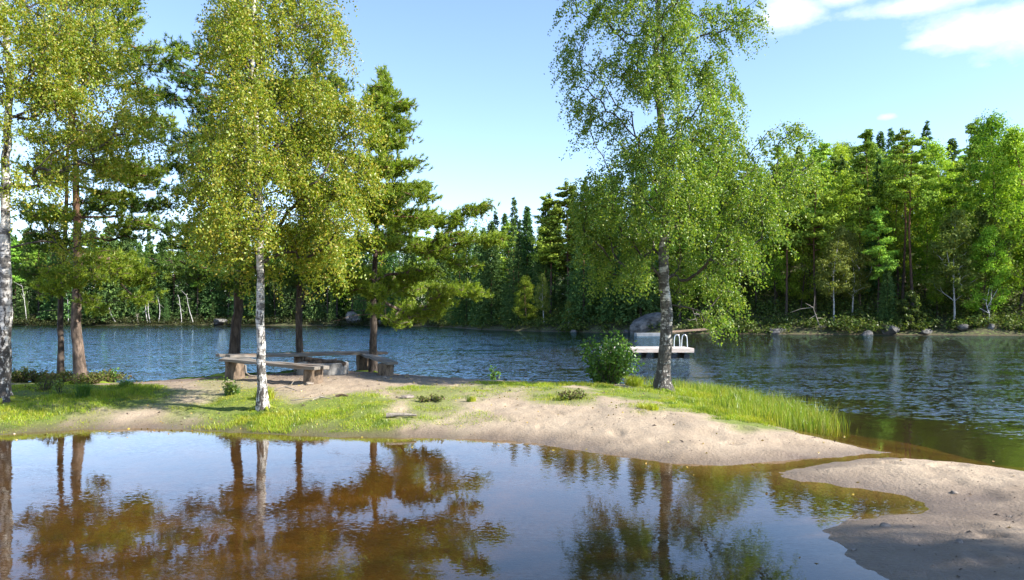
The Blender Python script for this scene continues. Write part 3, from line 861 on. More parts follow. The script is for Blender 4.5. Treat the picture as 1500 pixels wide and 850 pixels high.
def far_pine(H, seed, low=.45):
    r = np.random.default_rng(seed)
    tl, tr = trunk_line([(0, 0, 0), (r.normal(0, .15), r.normal(0, .15), H * .5), (r.normal(0, .2), 0, H)], H * .0105, .03, .3, .6, .02)
    b = MB(); b.tube(tl, tr, 7, 0); bl = MB()
    cs, rs = [], []
    z = H * low
    while z < H * .985:
        f = (z - H * low) / (H * (1 - low))
        reach = H * .155 * (1 - f) ** .65 * (.55 + .45 * min(1, f * 4)) + .3
        for k in range(r.integers(3, 5)):
            a = r.uniform(0, 6.28); q = reach * r.uniform(.55, 1.1)
            i = int(np.argmin(np.abs(tl[:, 2] - z)))
            e = tl[i] + np.array([math.cos(a) * q, math.sin(a) * q, q * r.uniform(.05, .4)])
            b.tube(np.array([tl[i], tl[i] * .5 + e * .5 + (0, 0, -.08), e]), [.055 * (1 - f) + .02, .03, .015], 4, 0, False)
            w = max(.4, q * .42)
            for g in ((.95, 1.0), (.55, .8)):
                cs.append(tl[i] + (e - tl[i]) * g[0] + r.normal(0, .15, 3)); rs.append((w * g[1], w * g[1], w * .36))
        z += H * .05 * r.uniform(.7, 1.2)
    for k in range(7):
        z = r.uniform(H * .2, H * low); a = r.uniform(0, 6.28); i = int(np.argmin(np.abs(tl[:, 2] - z)))
        e = tl[i] + np.array([math.cos(a), math.sin(a), r.uniform(-.2, .2)]) * r.uniform(.5, 1.5)
        b.tube(np.array([tl[i], (tl[i] + e) / 2 + r.normal(0, .08, 3), e]), [.03, .02, .008], 3, 0, False)
    cs.append(tl[-1]); rs.append((.35, .35, .6))
    clump_leaves(bl, cs, rs, 110, .25, .5)
    return b, M['far_bark'], bl, M['far_pine'], 'pine_tree'


def far_spruce(H, seed):
    r = np.random.default_rng(seed)
    tl, tr = trunk_line([(0, 0, 0), (0, 0, H)], H * .011, .02, .3, .8, .005)
    b = MB(); b.tube(tl, tr, 6, 0); bl = MB()
    z = H * .08; v = []
    while z < H * .99:
        f = z / H
        reach = H * .19 * (1 - f) ** .9 * r.uniform(.75, 1.15) + .05
        nb = max(5, int(11 * (1 - f) + 4))
        for a in np.arange(nb) / nb * 6.283 + r.uniform(0, 1):
            q = reach * r.uniform(.75, 1.12); ca, sa = math.cos(a), math.sin(a)
            m = 22; zj = z + r.normal(0, .012 * H)
            s = r.uniform(.12, 1, m)
            px = ca * q * s; py = sa * q * s
            pz = zj - q * .5 * s + .2 * q * s ** 3 + r.normal(0, .10, m)
            ax = np.stack([ca + r.normal(0, .6, m), sa + r.normal(0, .6, m), -.45 + r.normal(0, .4, m)], 1)
            v.append((np.stack([px, py, pz], 1) + r.normal(0, .07, (m, 3)), unit(ax)))
        z += H * .030 * r.uniform(.8, 1.2)
    P = np.vstack([q[0] for q in v]); A = np.vstack([q[1] for q in v])
    leaves(bl, P, A, .42 * r.uniform(.6, 1.2, len(P)), .17, 0)
    leaves(bl, np.repeat(np.array([[0, 0, H * .96]]), 14, 0) + r.normal(0, .05, (14, 3)), unit(r.normal(0, .35, (14, 3)) + (0, 0, 1)), .5, .12, 0)
    return b, M['far_bark'], bl, M['far_spruce'], 'spruce_tree'


def far_leafy(H, seed, w=.24, low=.22, white=False, leafm='far_leaf'):
    r = np.random.default_rng(seed)
    tl, tr = trunk_line([(0, 0, 0), (r.normal(0, .4), r.normal(0, .4), H * .5), (r.normal(0, .5), 0, H * .95)], H * .0095, .03, .3, .6, .02)
    at = []
    cs, rs = [], []
    nb = 84
    for k in range(nb):
        f = (k + .5) / nb
        z = H * (low + (1 - low) * f * .97)
        prof = math.sin(math.pi * min(1, (f * .93 + .07)) ** .75) ** .7
        a = r.uniform(0, 6.28); q = H * w * prof * r.uniform(.35, 1.0)
        i = int(np.argmin(np.abs(tl[:, 2] - z)))
        c = np.array([tl[i][0] + math.cos(a) * q, tl[i][1] + math.sin(a) * q, z])
        at.append(c); cs.append(c); rr = H * .047 * r.uniform(.6, 1.6); rs.append((rr, rr, rr * .8))
    tree = grow(tl, tr, np.array(at), .8, 'birch', H * low * .6, .02)
    b = MB(); wood(b, tree, 7, 0, 0, .03)
    bl = MB(); clump_leaves(bl, cs, rs, 150, .21, .3)
    return b, M['far_white'] if white else M['far_bark'], bl, M[leafm], 'birch_tree' if white else 'broadleaf_tree'


PROTO = {}
def proto(kind, made, H):
    b, mb, bl, ml, nm = made
    root = empty(nm, (0, 0, 0), 'x', 'tree')
    b.build('trunk', mb, root); bl.build('crown', ml, root)
    PROTO.setdefault(kind, []).append([root, H, False])


for k, (H, low) in enumerate([(18, .52), (16, .45), (19, .6), (15, .34)]): proto('pine', far_pine(H, 100 + k, low), H)
for k, H in enumerate([18, 15, 12]): proto('spruce', far_spruce(H, 200 + k), H)
for k, (H, w, low) in enumerate([(17, .2, .2), (14, .24, .15), (16, .17, .25)]): proto('leafy', far_leafy(H, 300 + k, w, low), H)
for k, (H, w, low) in enumerate([(14, .16, .3), (12, .2, .28)]): proto('birch', far_leafy(H, 400 + k, w, low, True, 'far_birch'), H)
for k, (H, w, low) in enumerate([(5, .34, .08), (4, .42, .06)]): proto('young', far_leafy(H, 500 + k, w, low, False, 'under'), H)


def plant(kind, x, y, h, label, group=None, which=None, lean=(0, 0)):
    lst = PROTO[kind]
    rec = lst[random.randrange(len(lst)) if which is None else which]
    o = rec[0] if not rec[2] else copy_tree(rec[0])
    rec[2] = True
    s = h / rec[1]
    o.location = (x, y, gz(x, y) - .1); o.scale = (s * random.uniform(.9, 1.12), s * random.uniform(.9, 1.12), s)
    o.rotation_euler = (lean[0], lean[1], random.uniform(0, 6.28))
    o['label'] = label
    if group: o['group'] = group
    elif 'group' in o: del o['group']
    return o


SKY = np.array([(-200, 318), (0, 318), (300, 325), (600, 330), (660, 335), (700, 328), (750, 300), (800, 288), (830, 258), (870, 240), (900, 232), (1000, 205), (1100, 200), (1200, 205), (1240, 200), (1350, 190), (1400, 182), (1450, 166), (1500, 172), (1700, 170)])
shoreY = {}


def shore(px):
    k = round(px)
    if k not in shoreY:
        Y = np.arange(58, 200, .25); X = (px - 750) / FPX * Y
        d = poly_sdf(WPOLY, X, Y)
        w = np.where(d < 0)[0]
        shoreY[k] = float(Y[w[-1] + 1]) if len(w) and w[-1] + 1 < len(Y) else 70.0
    return shoreY[k]


taken = []
def at_px(kind, px, off, topy, label, group=None, which=None, lean=(0, 0)):
    Y = shore(px) + off
    X = (px - 750) / FPX * Y
    h = CAMH + (HOR - topy) / FPX * Y - gz(X, Y)
    taken.append((X, Y))
    return plant(kind, X, Y, h, label, group, which, lean)


# trees one can tell apart in the forest across the water
at_px('pine', 1322, 7, 188, 'tall pine with a long bare reddish trunk in the forest across the water', which=2)
at_px('pine', 1270, 13, 190, 'pine with layered yellow green crown left of the tallest reddish trunked pine', which=0)
at_px('leafy', 1452, 7, 166, 'tallest rounded broadleaf tree topping the forest at the right edge', which=0)
at_px('leafy', 1492, 5, 186, 'leafy tree cut by the right edge of the picture across the lake', which=1)
at_px('birch', 1398, 3, 306, 'pale yellowing birch low in front of the right hand forest', which=1)
at_px('leafy', 1385, 15, 205, 'slim light green broadleaf tree right of the tall reddish pine', which=2)
at_px('birch', 1222, 3, 330, 'small silvery leaved tree by the far bank between pine trunks', which=0)
at_px('pine', 1152, 4, 262, 'pine with thick dark trunk on the bank above pale rocks', which=0)
at_px('pine', 1108, 8, 250, 'pine with slim grey trunk showing right of the big birch crown', which=2)
at_px('pine', 1138, 9, 240, 'straight thin reddish pine, left one of a close pair behind the bank', which=2)
at_px('pine', 1143, 10, 236, 'straight thin reddish pine, right one of a close pair behind the bank', which=0)
at_px('pine', 1286, 4, 300, 'bushy young pine in front of the tall reddish trunked pine', which=3)
at_px('leafy', 1440, 2.5, 330, 'dark green leafy tree hanging over the water near the right edge', which=1)
at_px('spruce', 1300, 3, 380, 'young spruce with flat green boughs by the far waterline', which=2)
at_px('spruce', 1357, 40, 180, 'dark pointed spruce standing highest on the ridge skyline', which=0)
at_px('spruce', 1272, 42, 188, 'dark spruce tip on the ridge just left of the rounded pine crown', which=1)
at_px('spruce', 1305, 42, 190, 'dark spruce tip on the ridge just right of the rounded pine crown', which=0)
at_px('spruce', 1290, 44, 190, 'middle spruce tip in the row of three on the ridge', which=1)
at_px('spruce', 753, 20, 291, 'spruce with the highest point over the dark forest in the gap', which=0)
at_px('spruce', 772, 22, 300, 'short spruce just right of the highest spruce in the gap', which=1)
at_px('spruce', 726, 16, 312, 'spruce at the left end of the dark slope in the gap', which=0)
at_px('pine', 832, 9, 262, 'rounded pine crown on the slope left of the big birch', which=3)
at_px('pine', 806, 7, 282, 'pine leaning out over the dark slope left of the big birch', which=1)
at_px('birch', 833, 1.5, 440, 'tiny pale green birch at the waterline left of the leafy bush', which=1)
at_px('leafy', 772, 2, 402, 'light green leafy tree with white stems at the dark far bank', which=1)
at_px('birch', 797, 1.5, 400, 'small birch with white stems on the far bank beside flat stone', which=0)
rr = random.Random(4)


def fill(pxs, offs, step, kinds, hts, label, group):
    for off in offs:
        px = pxs[0] + rr.uniform(0, step)
        while px < pxs[1]:
            Y = shore(px) + off * rr.uniform(.8, 1.2); X = (px - 750) / FPX * Y
            if all((X - a) ** 2 + (Y - b) ** 2 > 3.0 for a, b in taken):
                k = rr.choices(list(kinds), list(kinds.values()))[0]
                cap = CAMH + (HOR - np.interp(px, SKY[:, 0], SKY[:, 1])) / FPX * Y - gz(X, Y)
                h = min(rr.uniform(*hts.get(k, (12, 18))), cap * rr.uniform(.86, 1.0))
                if h > 3.5:
                    taken.append((X, Y))
                    nm = {'pine': 'pine', 'spruce': 'spruce', 'leafy': 'broadleaf tree', 'birch': 'birch', 'young': 'low young tree'}[k]
                    plant(k, X, Y, h, label % nm, group % (nm + 's'))
            px += step * rr.uniform(.7, 1.35) * 80 / Y


HT = {'pine': (14, 22), 'spruce': (12, 21), 'leafy': (11, 18), 'birch': (9, 13), 'young': (3.5, 5.5)}
fill((985, 1530), [4, 8], 46, {'pine': 7, 'leafy': 2, 'birch': 1.5, 'spruce': .7}, HT, '%s near the water in the sunny forest on the right bank', '%s of the sunny waterside')
fill((985, 1530), [6], 52, {'leafy': 3, 'birch': 1}, {'leafy': (6, 11), 'birch': (6, 10)}, 'small %s under the pines of the right bank', 'small %s under the right bank pines')
fill((985, 1530), [13, 19, 27], 48, {'pine': 5, 'leafy': 5, 'birch': 1, 'spruce': .7}, HT, '%s among others in the sunny forest on the right bank', '%s of the sunny right bank')
fill((960, 1530), [35, 50], 58, {'spruce': 3, 'pine': 3, 'leafy': 1}, HT, '%s high on the wooded ridge behind the sunny bank', '%s of the wooded ridge')
fill((665, 985), [4, 9, 15, 24, 36], 48, {'spruce': 7, 'pine': 3, 'leafy': .8}, HT, '%s in the shaded forest on the slope in the middle distance', '%s of the shaded middle slope')
fill((690, 1510), [1.6], 60, {'young': 1}, {'young': (2.2, 4)}, '%s leaning over the far bank of the lake', '%s on the far bank')
fill((-40, 665), [5, 12, 20], 42, {'pine': 3, 'spruce': 5, 'leafy': .3}, {'pine': (19, 25), 'spruce': (16, 24), 'leafy': (10, 16)}, '%s in the dark forest along the far left shore', '%s of the far left shore')
fill((-40, 665), [3.0], 80, {'spruce': 1}, {'spruce': (4, 8)}, 'low %s right at the edge of the far left shore', 'low %s at the far left shore')
for k, lst in PROTO.items():
    for rec in lst:
        if not rec[2]:
            for ch in list(rec[0].children): bpy.data.objects.remove(ch)
            bpy.data.objects.remove(rec[0])
print('far trees', len(taken))


# white birch stems leaning on the far left shore
def stem(px, topx, topy, label, off=1.5, r=.095):
    Y = shore(px) + off; X = (px - 750) / FPX * Y; z0 = gz(X, Y) - .1
    b = MB()
    h = CAMH + (HOR - topy) / FPX * Y - z0; dx = (topx - px) / FPX * Y
    t = np.linspace(0, 1, 9)[:, None]
    p = t * np.array([dx, .4, h]) + np.array([.25, 0, 0]) * np.sin(t * 3.1) * rng.uniform(-1.5, 1.5) + rng.normal(0, .05, (9, 3)) * t
    b.tube(p, np.linspace(r, r * .35, 9), 6, 0)
    for k in range(4):
        i = rng.integers(4, 9); d = rng.normal(0, .5, 3) + np.array([0, 0, .5])
        b.tube(np.array([p[i], p[i] + d * .6, p[i] + d * 1.2]), [.04, .03, .015], 4, 0, False)
    o = b.build('bare_birch', M['far_white']); o.location = (X, Y, z0)
    tag(o, label, 'tree', 'bare white stems of the far shore')


for a in [(39, 31, 420, 'leaning white stem between the left birch and the dark pine'), (100, 96, 430, 'white stem between the dark thin pine and the reddish pine'),
          (169, 158, 448, 'crooked white stem leaning left on the far shore'), (216, 213, 436, 'left one of two close white stems on the far shore'), (220, 217, 436, 'right one of two close white stems on the far shore'),
          (232, 231, 442, 'upright pale grey stem beside the two close white stems'), (266, 260, 432, 'straight white stem leaning slightly left of the thick pine'), (283, 272, 432, 'white stem leaning far to the left near the thick pine'),
          (1450, 1448, 440, 'thin white stem at the waterline near the right edge')]:
    stem(*a)


# undergrowth that nobody could count, along the banks
b = MB()
pxs = rng.uniform(-80, 1580, 2400)
pts, rad = [], []
pxs = pxs[pxs > 640]
for px in pxs:
    off = rng.uniform(.0, 1) ** 1.3 * 20 + .5
    Y = shore(px) + off; X = (px - 750) / FPX * Y
    pts.append((X, Y)); rad.append(rng.uniform(.35, .8) if off < 4 else rng.uniform(.5, 1.5))
pts = np.array(pts); zz = ground(pts[:, 0], pts[:, 1])
cs = np.column_stack([pts, zz + np.array(rad) * .65])
clump_leaves(b, cs, [(r * 1.3, r * 1.1, r * .85) for r in rad], 70, .24, .4)
tag(b.build('undergrowth', M['under']), kind='stuff')
b = MB()
px = rng.uniform(-160, 660, 800); off = rng.uniform(0, 1, 800) ** 1.8 * 16 + .2
Y = np.array([shore(q) for q in px]) + off; X = (px - 750) / FPX * Y; r_ = rng.uniform(.4, 1.3, 800)
clump_leaves(b, np.column_stack([X, Y, ground(X, Y) + r_ * .45]), [(q * 1.4, q * 1.2, q * .8) for q in r_], 55, .32, .4)
tag(b.build('shore_scrub', M['scrub']), kind='stuff')


# the wood that closes the view behind the left shore
b = MB()
cs, rs = [], []
for px in np.concatenate([np.arange(-520, -160, 9), np.arange(-160, 720, 5.5)]):
    for off in (24, 34, 46):
        Y = shore(min(px, 640)) + off + rng.uniform(-4, 4); X = (px - 750) / FPX * Y
        hh = rng.uniform(12, 20); z0 = gz(X, Y)
        for k in range(4):
            cs.append((X + rng.normal(0, .8), Y + rng.normal(0, .8), z0 + hh * (k + .5) / 4)); rs.append((2.0 - .25 * k, 2.0 - .25 * k, hh * .16))
clump_leaves(b, cs, rs, 60, .5, .3)
tag(b.build('distant_wood', M['far_spruce']), kind='stuff')

# ------------------------------------------------------------------ rocks
def rock(name, x, y, size, label, cat='rock', group=None, seed=0, sink=.35, mat='stone', cuts=3):
    import bmesh
    bm = bmesh.new(); bmesh.ops.create_icosphere(bm, subdivisions=cuts, radius=1)
    r = random.Random(seed)
    pl = [(Vector((r.gauss(0, 1), r.gauss(0, 1), r.gauss(0, .8))).normalized(), r.uniform(.42, .85)) for _ in range(14)]
    for v in bm.verts:
        for n, d in pl:
            e = v.co.dot(n) - d
            if e > 0: v.co -= n * e * .97
    co = np.array([v.co[:] for v in bm.verts]); fc = np.array([[v.index for v in f.verts] for f in bm.faces]); bm.free()
    co = co + .05 * (np.stack([vnoise(co[:, 0] * 4 + seed, co[:, 1] * 4 + co[:, 2] * 3, k) for k in (1, 2, 3)], 1) - .5)
    bb = MB(); bb.add(co * np.array(size) / 2, fc, 0, False)
    o = bb.build(name, M[mat]); o.location = (x, y, gz(x, y) + size[2] * (.5 - sink)); o.rotation_euler = (0, 0, r.uniform(-.4, .4))
    return tag(o, label, cat, group)


def rock_px(px, off, size, label, seed, group=None, sink=.35):
    Y = shore(px) + off
    return rock('boulder', (px - 750) / FPX * Y, Y, size, label, 'rock', group, seed, sink + .12)


rock_px(950, 1.8, (7.0, 6, 3.0), 'big sloping grey rock slab on the far bank behind the raft', 3, None, .40).rotation_euler = (R(14), R(-24), .2)
rock_px(1140, .6, (3.0, 1.6, 1.3), 'wide pale rock at the waterline below a dark pine trunk', 5)
rock_px(1270, .3, (1.7, 1.2, .9), 'small white faced rock at the far waterline below leafy trees', 7)
rock_px(1303, .8, (2.2, 1.6, 1.6), 'dark rock just right of the small white faced rock', 8)
rock_px(1357, .5, (1.6, 1.2, .8), 'low grey rock at the far waterline, third from the right', 9)
rock_px(1412, .5, (1.4, 1.1, .8), 'low grey rock at the far waterline, second from the right', 10)
rock_px(1452, .3, (.9, .8, .8), 'rightmost pale rock at the far waterline', 11)
rock_px(518, 2.0, (6, 3, 4.2), 'large pale grey boulder on the far shore seen under the green pine', 12, None, .25)
rock_px(840, .4, (1.5, 1, .6), 'flat pale stone at the far waterline left of the leafy bush', 13)
rock_px(918, .3, (1.0, .8, .7), 'small pale rock just left of the sloping rock slab', 14)
rock_px(560, 1.0, (2.4, 2, 1.3), 'small dark boulder on the far shore right of the large pale one', 15)
rock_px(320, 2.0, (5, 3, 1.6), 'low rock shelf on the far shore left of the thick pine trunk', 16)


# ------------------------------------------------------------------ bench round the fire ring
def rotz(a):
    c, s = math.cos(a), math.sin(a)
    return np.array([[c, -s, 0], [s, c, 0], [0, 0, 1]])


def P3(px, py, Y):
    return np.array([(px - 750) / FPX * Y, Y, CAMH - (py - HOR) / FPX * Y])


bench_o = (-5.2, 16.4)
bench = empty('log_bench', (bench_o[0], bench_o[1], gz(*bench_o)), 'weathered plank bench on log stumps bent round the concrete fire ring', 'bench')
bo = np.array(bench.location)
bo = np.array([bench_o[0], bench_o[1], gz(*bench_o)])


def plank(a, c, w, th, shift=0.0, drop=0.0):
    a, c = np.array(a, float), np.array(c, float)
    d = c - a; L = np.linalg.norm(d); d /= L
    s = unit(np.cross(np.array([0, 0, 1.]), d)); u = np.cross(d, s)
    b = MB(); b.box((0, 0, 0), (L, w, th), None, 0, .006, 9)
    o = b.build('plank', M['plank'], bench, .008)
    m = np.eye(4); m[:3, 0] = d; m[:3, 1] = s; m[:3, 2] = u; m[:3, 3] = (a + c) / 2 + s * shift + u * (drop - th / 2) - bo
    from mathutils import Matrix
    o.matrix_local = Matrix([list(q) for q in m])
    return o


def stump(x, y, top, r):
    g = gz(x, y) - .08
    b = MB(); n = 7
    z = np.linspace(0, top - g, n)
    b.tube(np.stack([np.full(n, 0.), np.full(n, 0.), z], 1), r * (1 + .10 * np.exp(-z / .08)), 14, 0, True, .05)
    o = b.build('stump', [M['stump']], bench); o.location = np.array([x, y, g]) - bo
    return o


A1 = P3(322, 519, 16.3); A2 = P3(556, 514.5, 19.3)      # back seat
plank(A1, A2, .20, .065, .11)
plank(A1 + (.12, 0, -.012), A2 + (.10, 0, -.014), .20, .065, -.11)
B1 = P3(323, 524, 15.9); B2 = P3(474, 536.5, 14.7)      # front seat
plank(B1, B2, .17, .06, .10)
plank(B1 + (.1, 0, -.015), B2 + (-.06, 0, -.01), .17, .06, -.09)
C1 = P3(531, 516.5, 19.0); C2 = P3(575, 530.5, 16.3)    # short seat on the right
plank(C1, C2, .26, .06, 0)
q = P3(344, 530, 16.1); stump(q[0], q[1], q[2] + .02, .20)
q = P3(459, 542, 14.95); stump(q[0], q[1], q[2] + .02, .19)
q = P3(533, 521, 18.9); stump(q[0], q[1], q[2] + .02, .19)
q = P3(565, 534, 16.5); stump(q[0], q[1], q[2] + .02, .175)
q = P3(440, 521, 17.6); stump(q[0], q[1], q[2] + .0, .15)

rx, ry, rr_ = -4.22, 16.75, .56
g = gz(rx, ry)
ring = empty('fire_ring', (rx, ry, g - .05), 'round grey concrete fire ring with ash inside, between the bench seats', 'fire ring')
b = MB(); n = 40
a = np.arange(n) / n * 2 * np.pi
prof = [(rr_, 0), (rr_, .265), (rr_ - .015, .28), (rr_ - .075, .28), (rr_ - .09, .265), (rr_ - .09, .0)]
v = np.array([[(r * math.cos(t), r * math.sin(t), z) for t in a] for r, z in prof]).reshape(-1, 3)
i, j = np.meshgrid(np.arange(len(prof) - 1), np.arange(n), indexing='ij'); j2 = (j + 1) % n
b.add(v, np.stack([i * n + j, i * n + j2, (i + 1) * n + j2, (i + 1) * n + j], -1).reshape(-1, 4), 0, False)
b.build('ring', M['concrete'], ring)
b = MB(); q = 18; rad = np.linspace(0, rr_ - .08, 8)
v = np.array([[(r * math.cos(t), r * math.sin(t), .15 + .04 * math.cos(r * 5) + random.uniform(-.02, .02)) for t in np.arange(q) / q * 6.283] for r in rad]).reshape(-1, 3)
i, j = np.meshgrid(np.arange(7), np.arange(q), indexing='ij'); j2 = (j + 1) % q
b.add(v, np.stack([i * q + j, i * q + j2, (i + 1) * q + j2, (i + 1) * q + j], -1).reshape(-1, 4), 0, True)
b.build('ash', M['ash'], ring)


def log_thing(name, a, c, r, mat, label, cat='log', sides=9, wob=.01):
    a, c = np.array(a, float), np.array(c, float)
    mid = (a + c) / 2
    b = MB(); n = 8
    p = a + (c - a) * np.linspace(0, 1, n)[:, None] - mid
    p[1:-1] += rng.normal(0, wob, (n - 2, 3))
    b.tube(p, r * np.linspace(1, .85, n), sides, 0, True, .06)
    o = b.build(name, M[mat]); o.location = mid
    return tag(o, label, cat)


log_thing('charred_log', P3(448, 526, 17.1), P3(505, 533, 16.5) , .055, 'char', 'brown charred log laid across the concrete fire ring')
log_thing('firewood_log', (rx - .3, ry - .1, g + .19), (rx + .25, ry + .25, g + .26), .05, 'char', 'short burnt piece of firewood lying in the fire ring ash')


def twig(px, py, pts, r, label, mat='deadwood'):
    X, Y = wp(px, py, .36); z = gz(X, Y)
    b = MB()
    for line in pts:
        p = np.array(line, float)
        b.tube(p, np.linspace(r, r * .4, len(p)), 5, 0, True, .05)
    o = b.build('fallen_branch', M[mat]); o.location = (X, Y, z + r * .5)
    return tag(o, label, 'branch')


twig(398, 572, [[(0, 0, 0), (.14, .1, .06), (.3, .2, .1), (.36, .26, .2)], [(.2, .14, .07), (.36, .05, .04), (.5, -.02, 0)]], .015, 'pale forked branch on the ground right of the slender white birch')
twig(456, 581, [[(0, 0, 0), (.1, .2, .05), (.14, .4, .03)], [(.08, .18, .05), (.25, .16, .02), (.36, .12, .0)], [(-.35, .02, .0), (-.1, .04, .03), (.05, .12, .04)]], .012, 'small grey forked twig on bare ground at the edge of the grass')
twig(500, 578, [[(-.1, 0, 0), (0, .03, .03), (.12, 0, .01)]], .03, 'short dark piece of bark on the bare ground before the fire ring', 'char')
twig(585, 594, [[(-.2, 0, .02), (0, .02, .03), (.26, .03, .02)]], .045, 'short pale wood piece lying at the right end of the grass strip')
twig(358, 556, [[(0, .05, .25), (.02, .03, .08), (.12, 0, .02), (.35, .02, .0), (.55, .1, -.02)]], .024, 'bent bare root rising beside the left bench stump')


def gnd(px, py):
    z = .3
    for _ in range(4):
        X, Y = wp(px, py, z); z = gz(X, Y)
    return X, Y, z


for k, (px, py, s, lab) in enumerate([(597, 593, (.30, .24, .16), 'rounded tan stone on the sand beside the pale wood piece'), (452, 560, (.26, .2, .12), 'pale flat stone at the foot of the front bench stump'),
                                      (563, 555, (.22, .2, .12), 'mossy stone at the foot of the right bench stump'), (1398, 723, (.10, .08, .05), 'small dark stone on the sunny sand bar'),
                                      (1296, 771, (.12, .09, .06), 'dark pebble on the shaded beach near the inlet'), (1250, 806, (.06, .05, .03), 'yellowish pebble at the shaded beach edge'),
                                      (1480, 758, (.05, .05, .03), 'tiny white pebble on the shaded beach at right'), (1405, 795, (.09, .07, .05), 'dark pebble in the middle of the shaded beach')]):
    X, Y, z = gnd(px, py)
    rock('stone', X, Y, s, lab, 'stone', None, 40 + k, .45, 'pebble', 2)

# crumbs of bark, cones and twigs on the sand: too many to count
b = MB()
n = 7000
dx = rng.uniform(-13, 7.5, n); dy = 4.2 + 16 * rng.uniform(0, 1, n) ** 1.5
dm = sstep(.42, .66, fbm(dx * .9, dy * .9, 91)) + .12
kp = rng.uniform(0, 1, n) < dm
dx, dy = dx[kp], dy[kp]; dz = ground(dx, dy); kp = dz > .03
dx, dy, dz = dx[kp], dy[kp], dz[kp]; n = len(dx)
L = rng.uniform(.006, .017, n) * (1 + 1.5 * (rng.uniform(0, 1, n) > .9)); a = rng.uniform(0, 6.28, n)
ax = np.stack([np.cos(a), np.sin(a), rng.normal(0, .25, n)], 1) * L[:, None]; sx = np.stack([-np.sin(a), np.cos(a), np.zeros(n)], 1) * (L * rng.uniform(.2, .6, n))[:, None]
c = np.stack([dx, dy, dz + .004], 1); up = np.zeros((n, 3)); up[:, 2] = L * .5
v = np.stack([c - ax, c + sx, c + ax, c - sx, c + up], 1).reshape(-1, 3); o = np.arange(n)[:, None] * 5
b.add(v, np.vstack([o + np.array(q) for q in ((0, 1, 4), (1, 2, 4), (2, 3, 4), (3, 0, 4))]), 0)
tag(b.build('beach_debris', simple_mat('debris', (.03, .024, .02), (.14, .10, .07), (3, 3, 3))), kind='stuff')

# fallen birch leaves, floating by the banks and lying on the sand
b = MB()
n = 2600
fx = rng.uniform(-10, 7, n); fy = rng.uniform(4.4, 17, n)
fd = poly_sdf(WPOLY, fx, fy); kp = (fd > -.9) & (rng.uniform(0, 1, n) < .10 + .5 * (fy > 11) + .25 * ((fd < 0) & (fd > -.5)))
fx, fy = fx[kp], fy[kp]; fz = np.maximum(ground(fx, fy) + .006, .003); n = len(fx)
a = rng.uniform(0, 6.28, n); ax = np.stack([np.cos(a), np.sin(a), rng.normal(0, .08, n)], 1)
leaves(b, np.stack([fx, fy, fz], 1), ax, rng.uniform(.025, .045, n), .03)
tag(b.build('fallen_leaves', M['fallen']), kind='stuff')

# ------------------------------------------------------------------ raft with ladder, and the far jetty
RX, RY = 5.95, 32.6
raft = empty('swim_raft', (RX, RY + .9, -.03), 'pale floating wooden swim raft with metal ladder behind the big birch trunk', 'raft')
b = MB()
for k in range(13):
    b.box((0, -.84 + k * .14, .40), (3.9, .128, .036), None, 0, .002, 2)
b.build('deck', M['deck'], raft)
b = MB()
b.box((0, -.925, .325), (3.9, .045, .18), None, 0, .002, 4); b.box((0, .925, .325), (3.9, .045, .18), None, 0, .002, 4)
b.box((-1.93, 0, .325), (.04, 1.80, .18)); b.box((1.93, 0, .325), (.04, 1.80, .18))
b.build('frame', M['deck'], raft)
for k in range(7):
    b = MB()
    x = -1.65 + k * .55
    b.tube(np.array([(x, -.86, .06), (x, -.3, .06), (x, .3, .06), (x, .86, .06)]), .125, 12, 0)
    b.build('float', M['float'], raft)
lad = MB()
for x in (1.25, 1.58):
    t = np.linspace(0, np.pi, 12)
    hoop = [(x - .13, -.72, .42), (x - .115, -.72, .75)] + [(x - .10 * math.cos(q), -.72, .88 + .12 * math.sin(q)) for q in t] + [(x + .115, -.72, .75), (x + .13, -.72, .42)]
    lad.tube(np.array(hoop), .021, 8, 0, False)
lo_ = lad.build('ladder', M['steel'], raft)

jY = 71.0
jX = (955 - 750) / FPX * jY
jet = empty('jetty', (jX, jY, 0), 'long grey pontoon and sloping gangway at the far bank behind the raft', 'jetty')
b = MB(); b.box((-.1, 0, .14), (2.9, 1.6, .28), None, 0, .004, 3); b.build('pontoon', M['pontoon'], jet)
b = MB()
e = np.array([(1046 - 750) / FPX * 73 - jX, 3.4, 0.62]); s0 = np.array([1.55, .2, .38])
d = unit(e - s0); sd = unit(np.cross((0, 0, 1.), d)); up = np.cross(d, sd)
for k in (-.45, -.15, .15, .45):
    m = np.stack([d, sd, up], 1)
    b.box((s0 + e) / 2 + sd * k, (np.linalg.norm(e - s0), .26, .12), m, 0, .01, 6)
b.build('gangway', simple_mat('gangway_board', (.12, .08, .055), (.26, .19, .14), (3, 12, 12)), jet)
b = MB(); b.tube(np.array([(1.1, -.6, .3), (1.1, -.6, 1.3)]), .03, 6, 0); b.build('post', M['steel'], jet)


def snag(px, off, label, seed, h=3.2, sc=1.0):
    r = np.random.default_rng(seed)
    Y = shore(px) + off; X = (px - 750) / FPX * Y; z = gz(X, Y)
    b = MB()
    p = .8 * np.array([(0, 0, 0), (-.1, 0, h * .3), (-.35, 0, h * .6), (-.7, 0, h)]) + r.normal(0, .08, (4, 3))
    b.tube(p, np.linspace(.07, .02, 4), 6, 0)
    for k in range(7):
        s0 = p[r.integers(0, 3)] + (p[3] - p[2]) * r.uniform(0, .5)
        e = s0 + np.array([r.normal(0, .8), r.normal(0, .4), r.uniform(-.9, .7)])
        b.tube(np.array([s0, (s0 + e) / 2 + r.normal(0, .12, 3), e]), [.05, .035, .015], 4, 0, False)
    o = b.build('dead_branch', M['deadwood']); o.location = (X, Y, z)
    tag(o, label, 'branch')


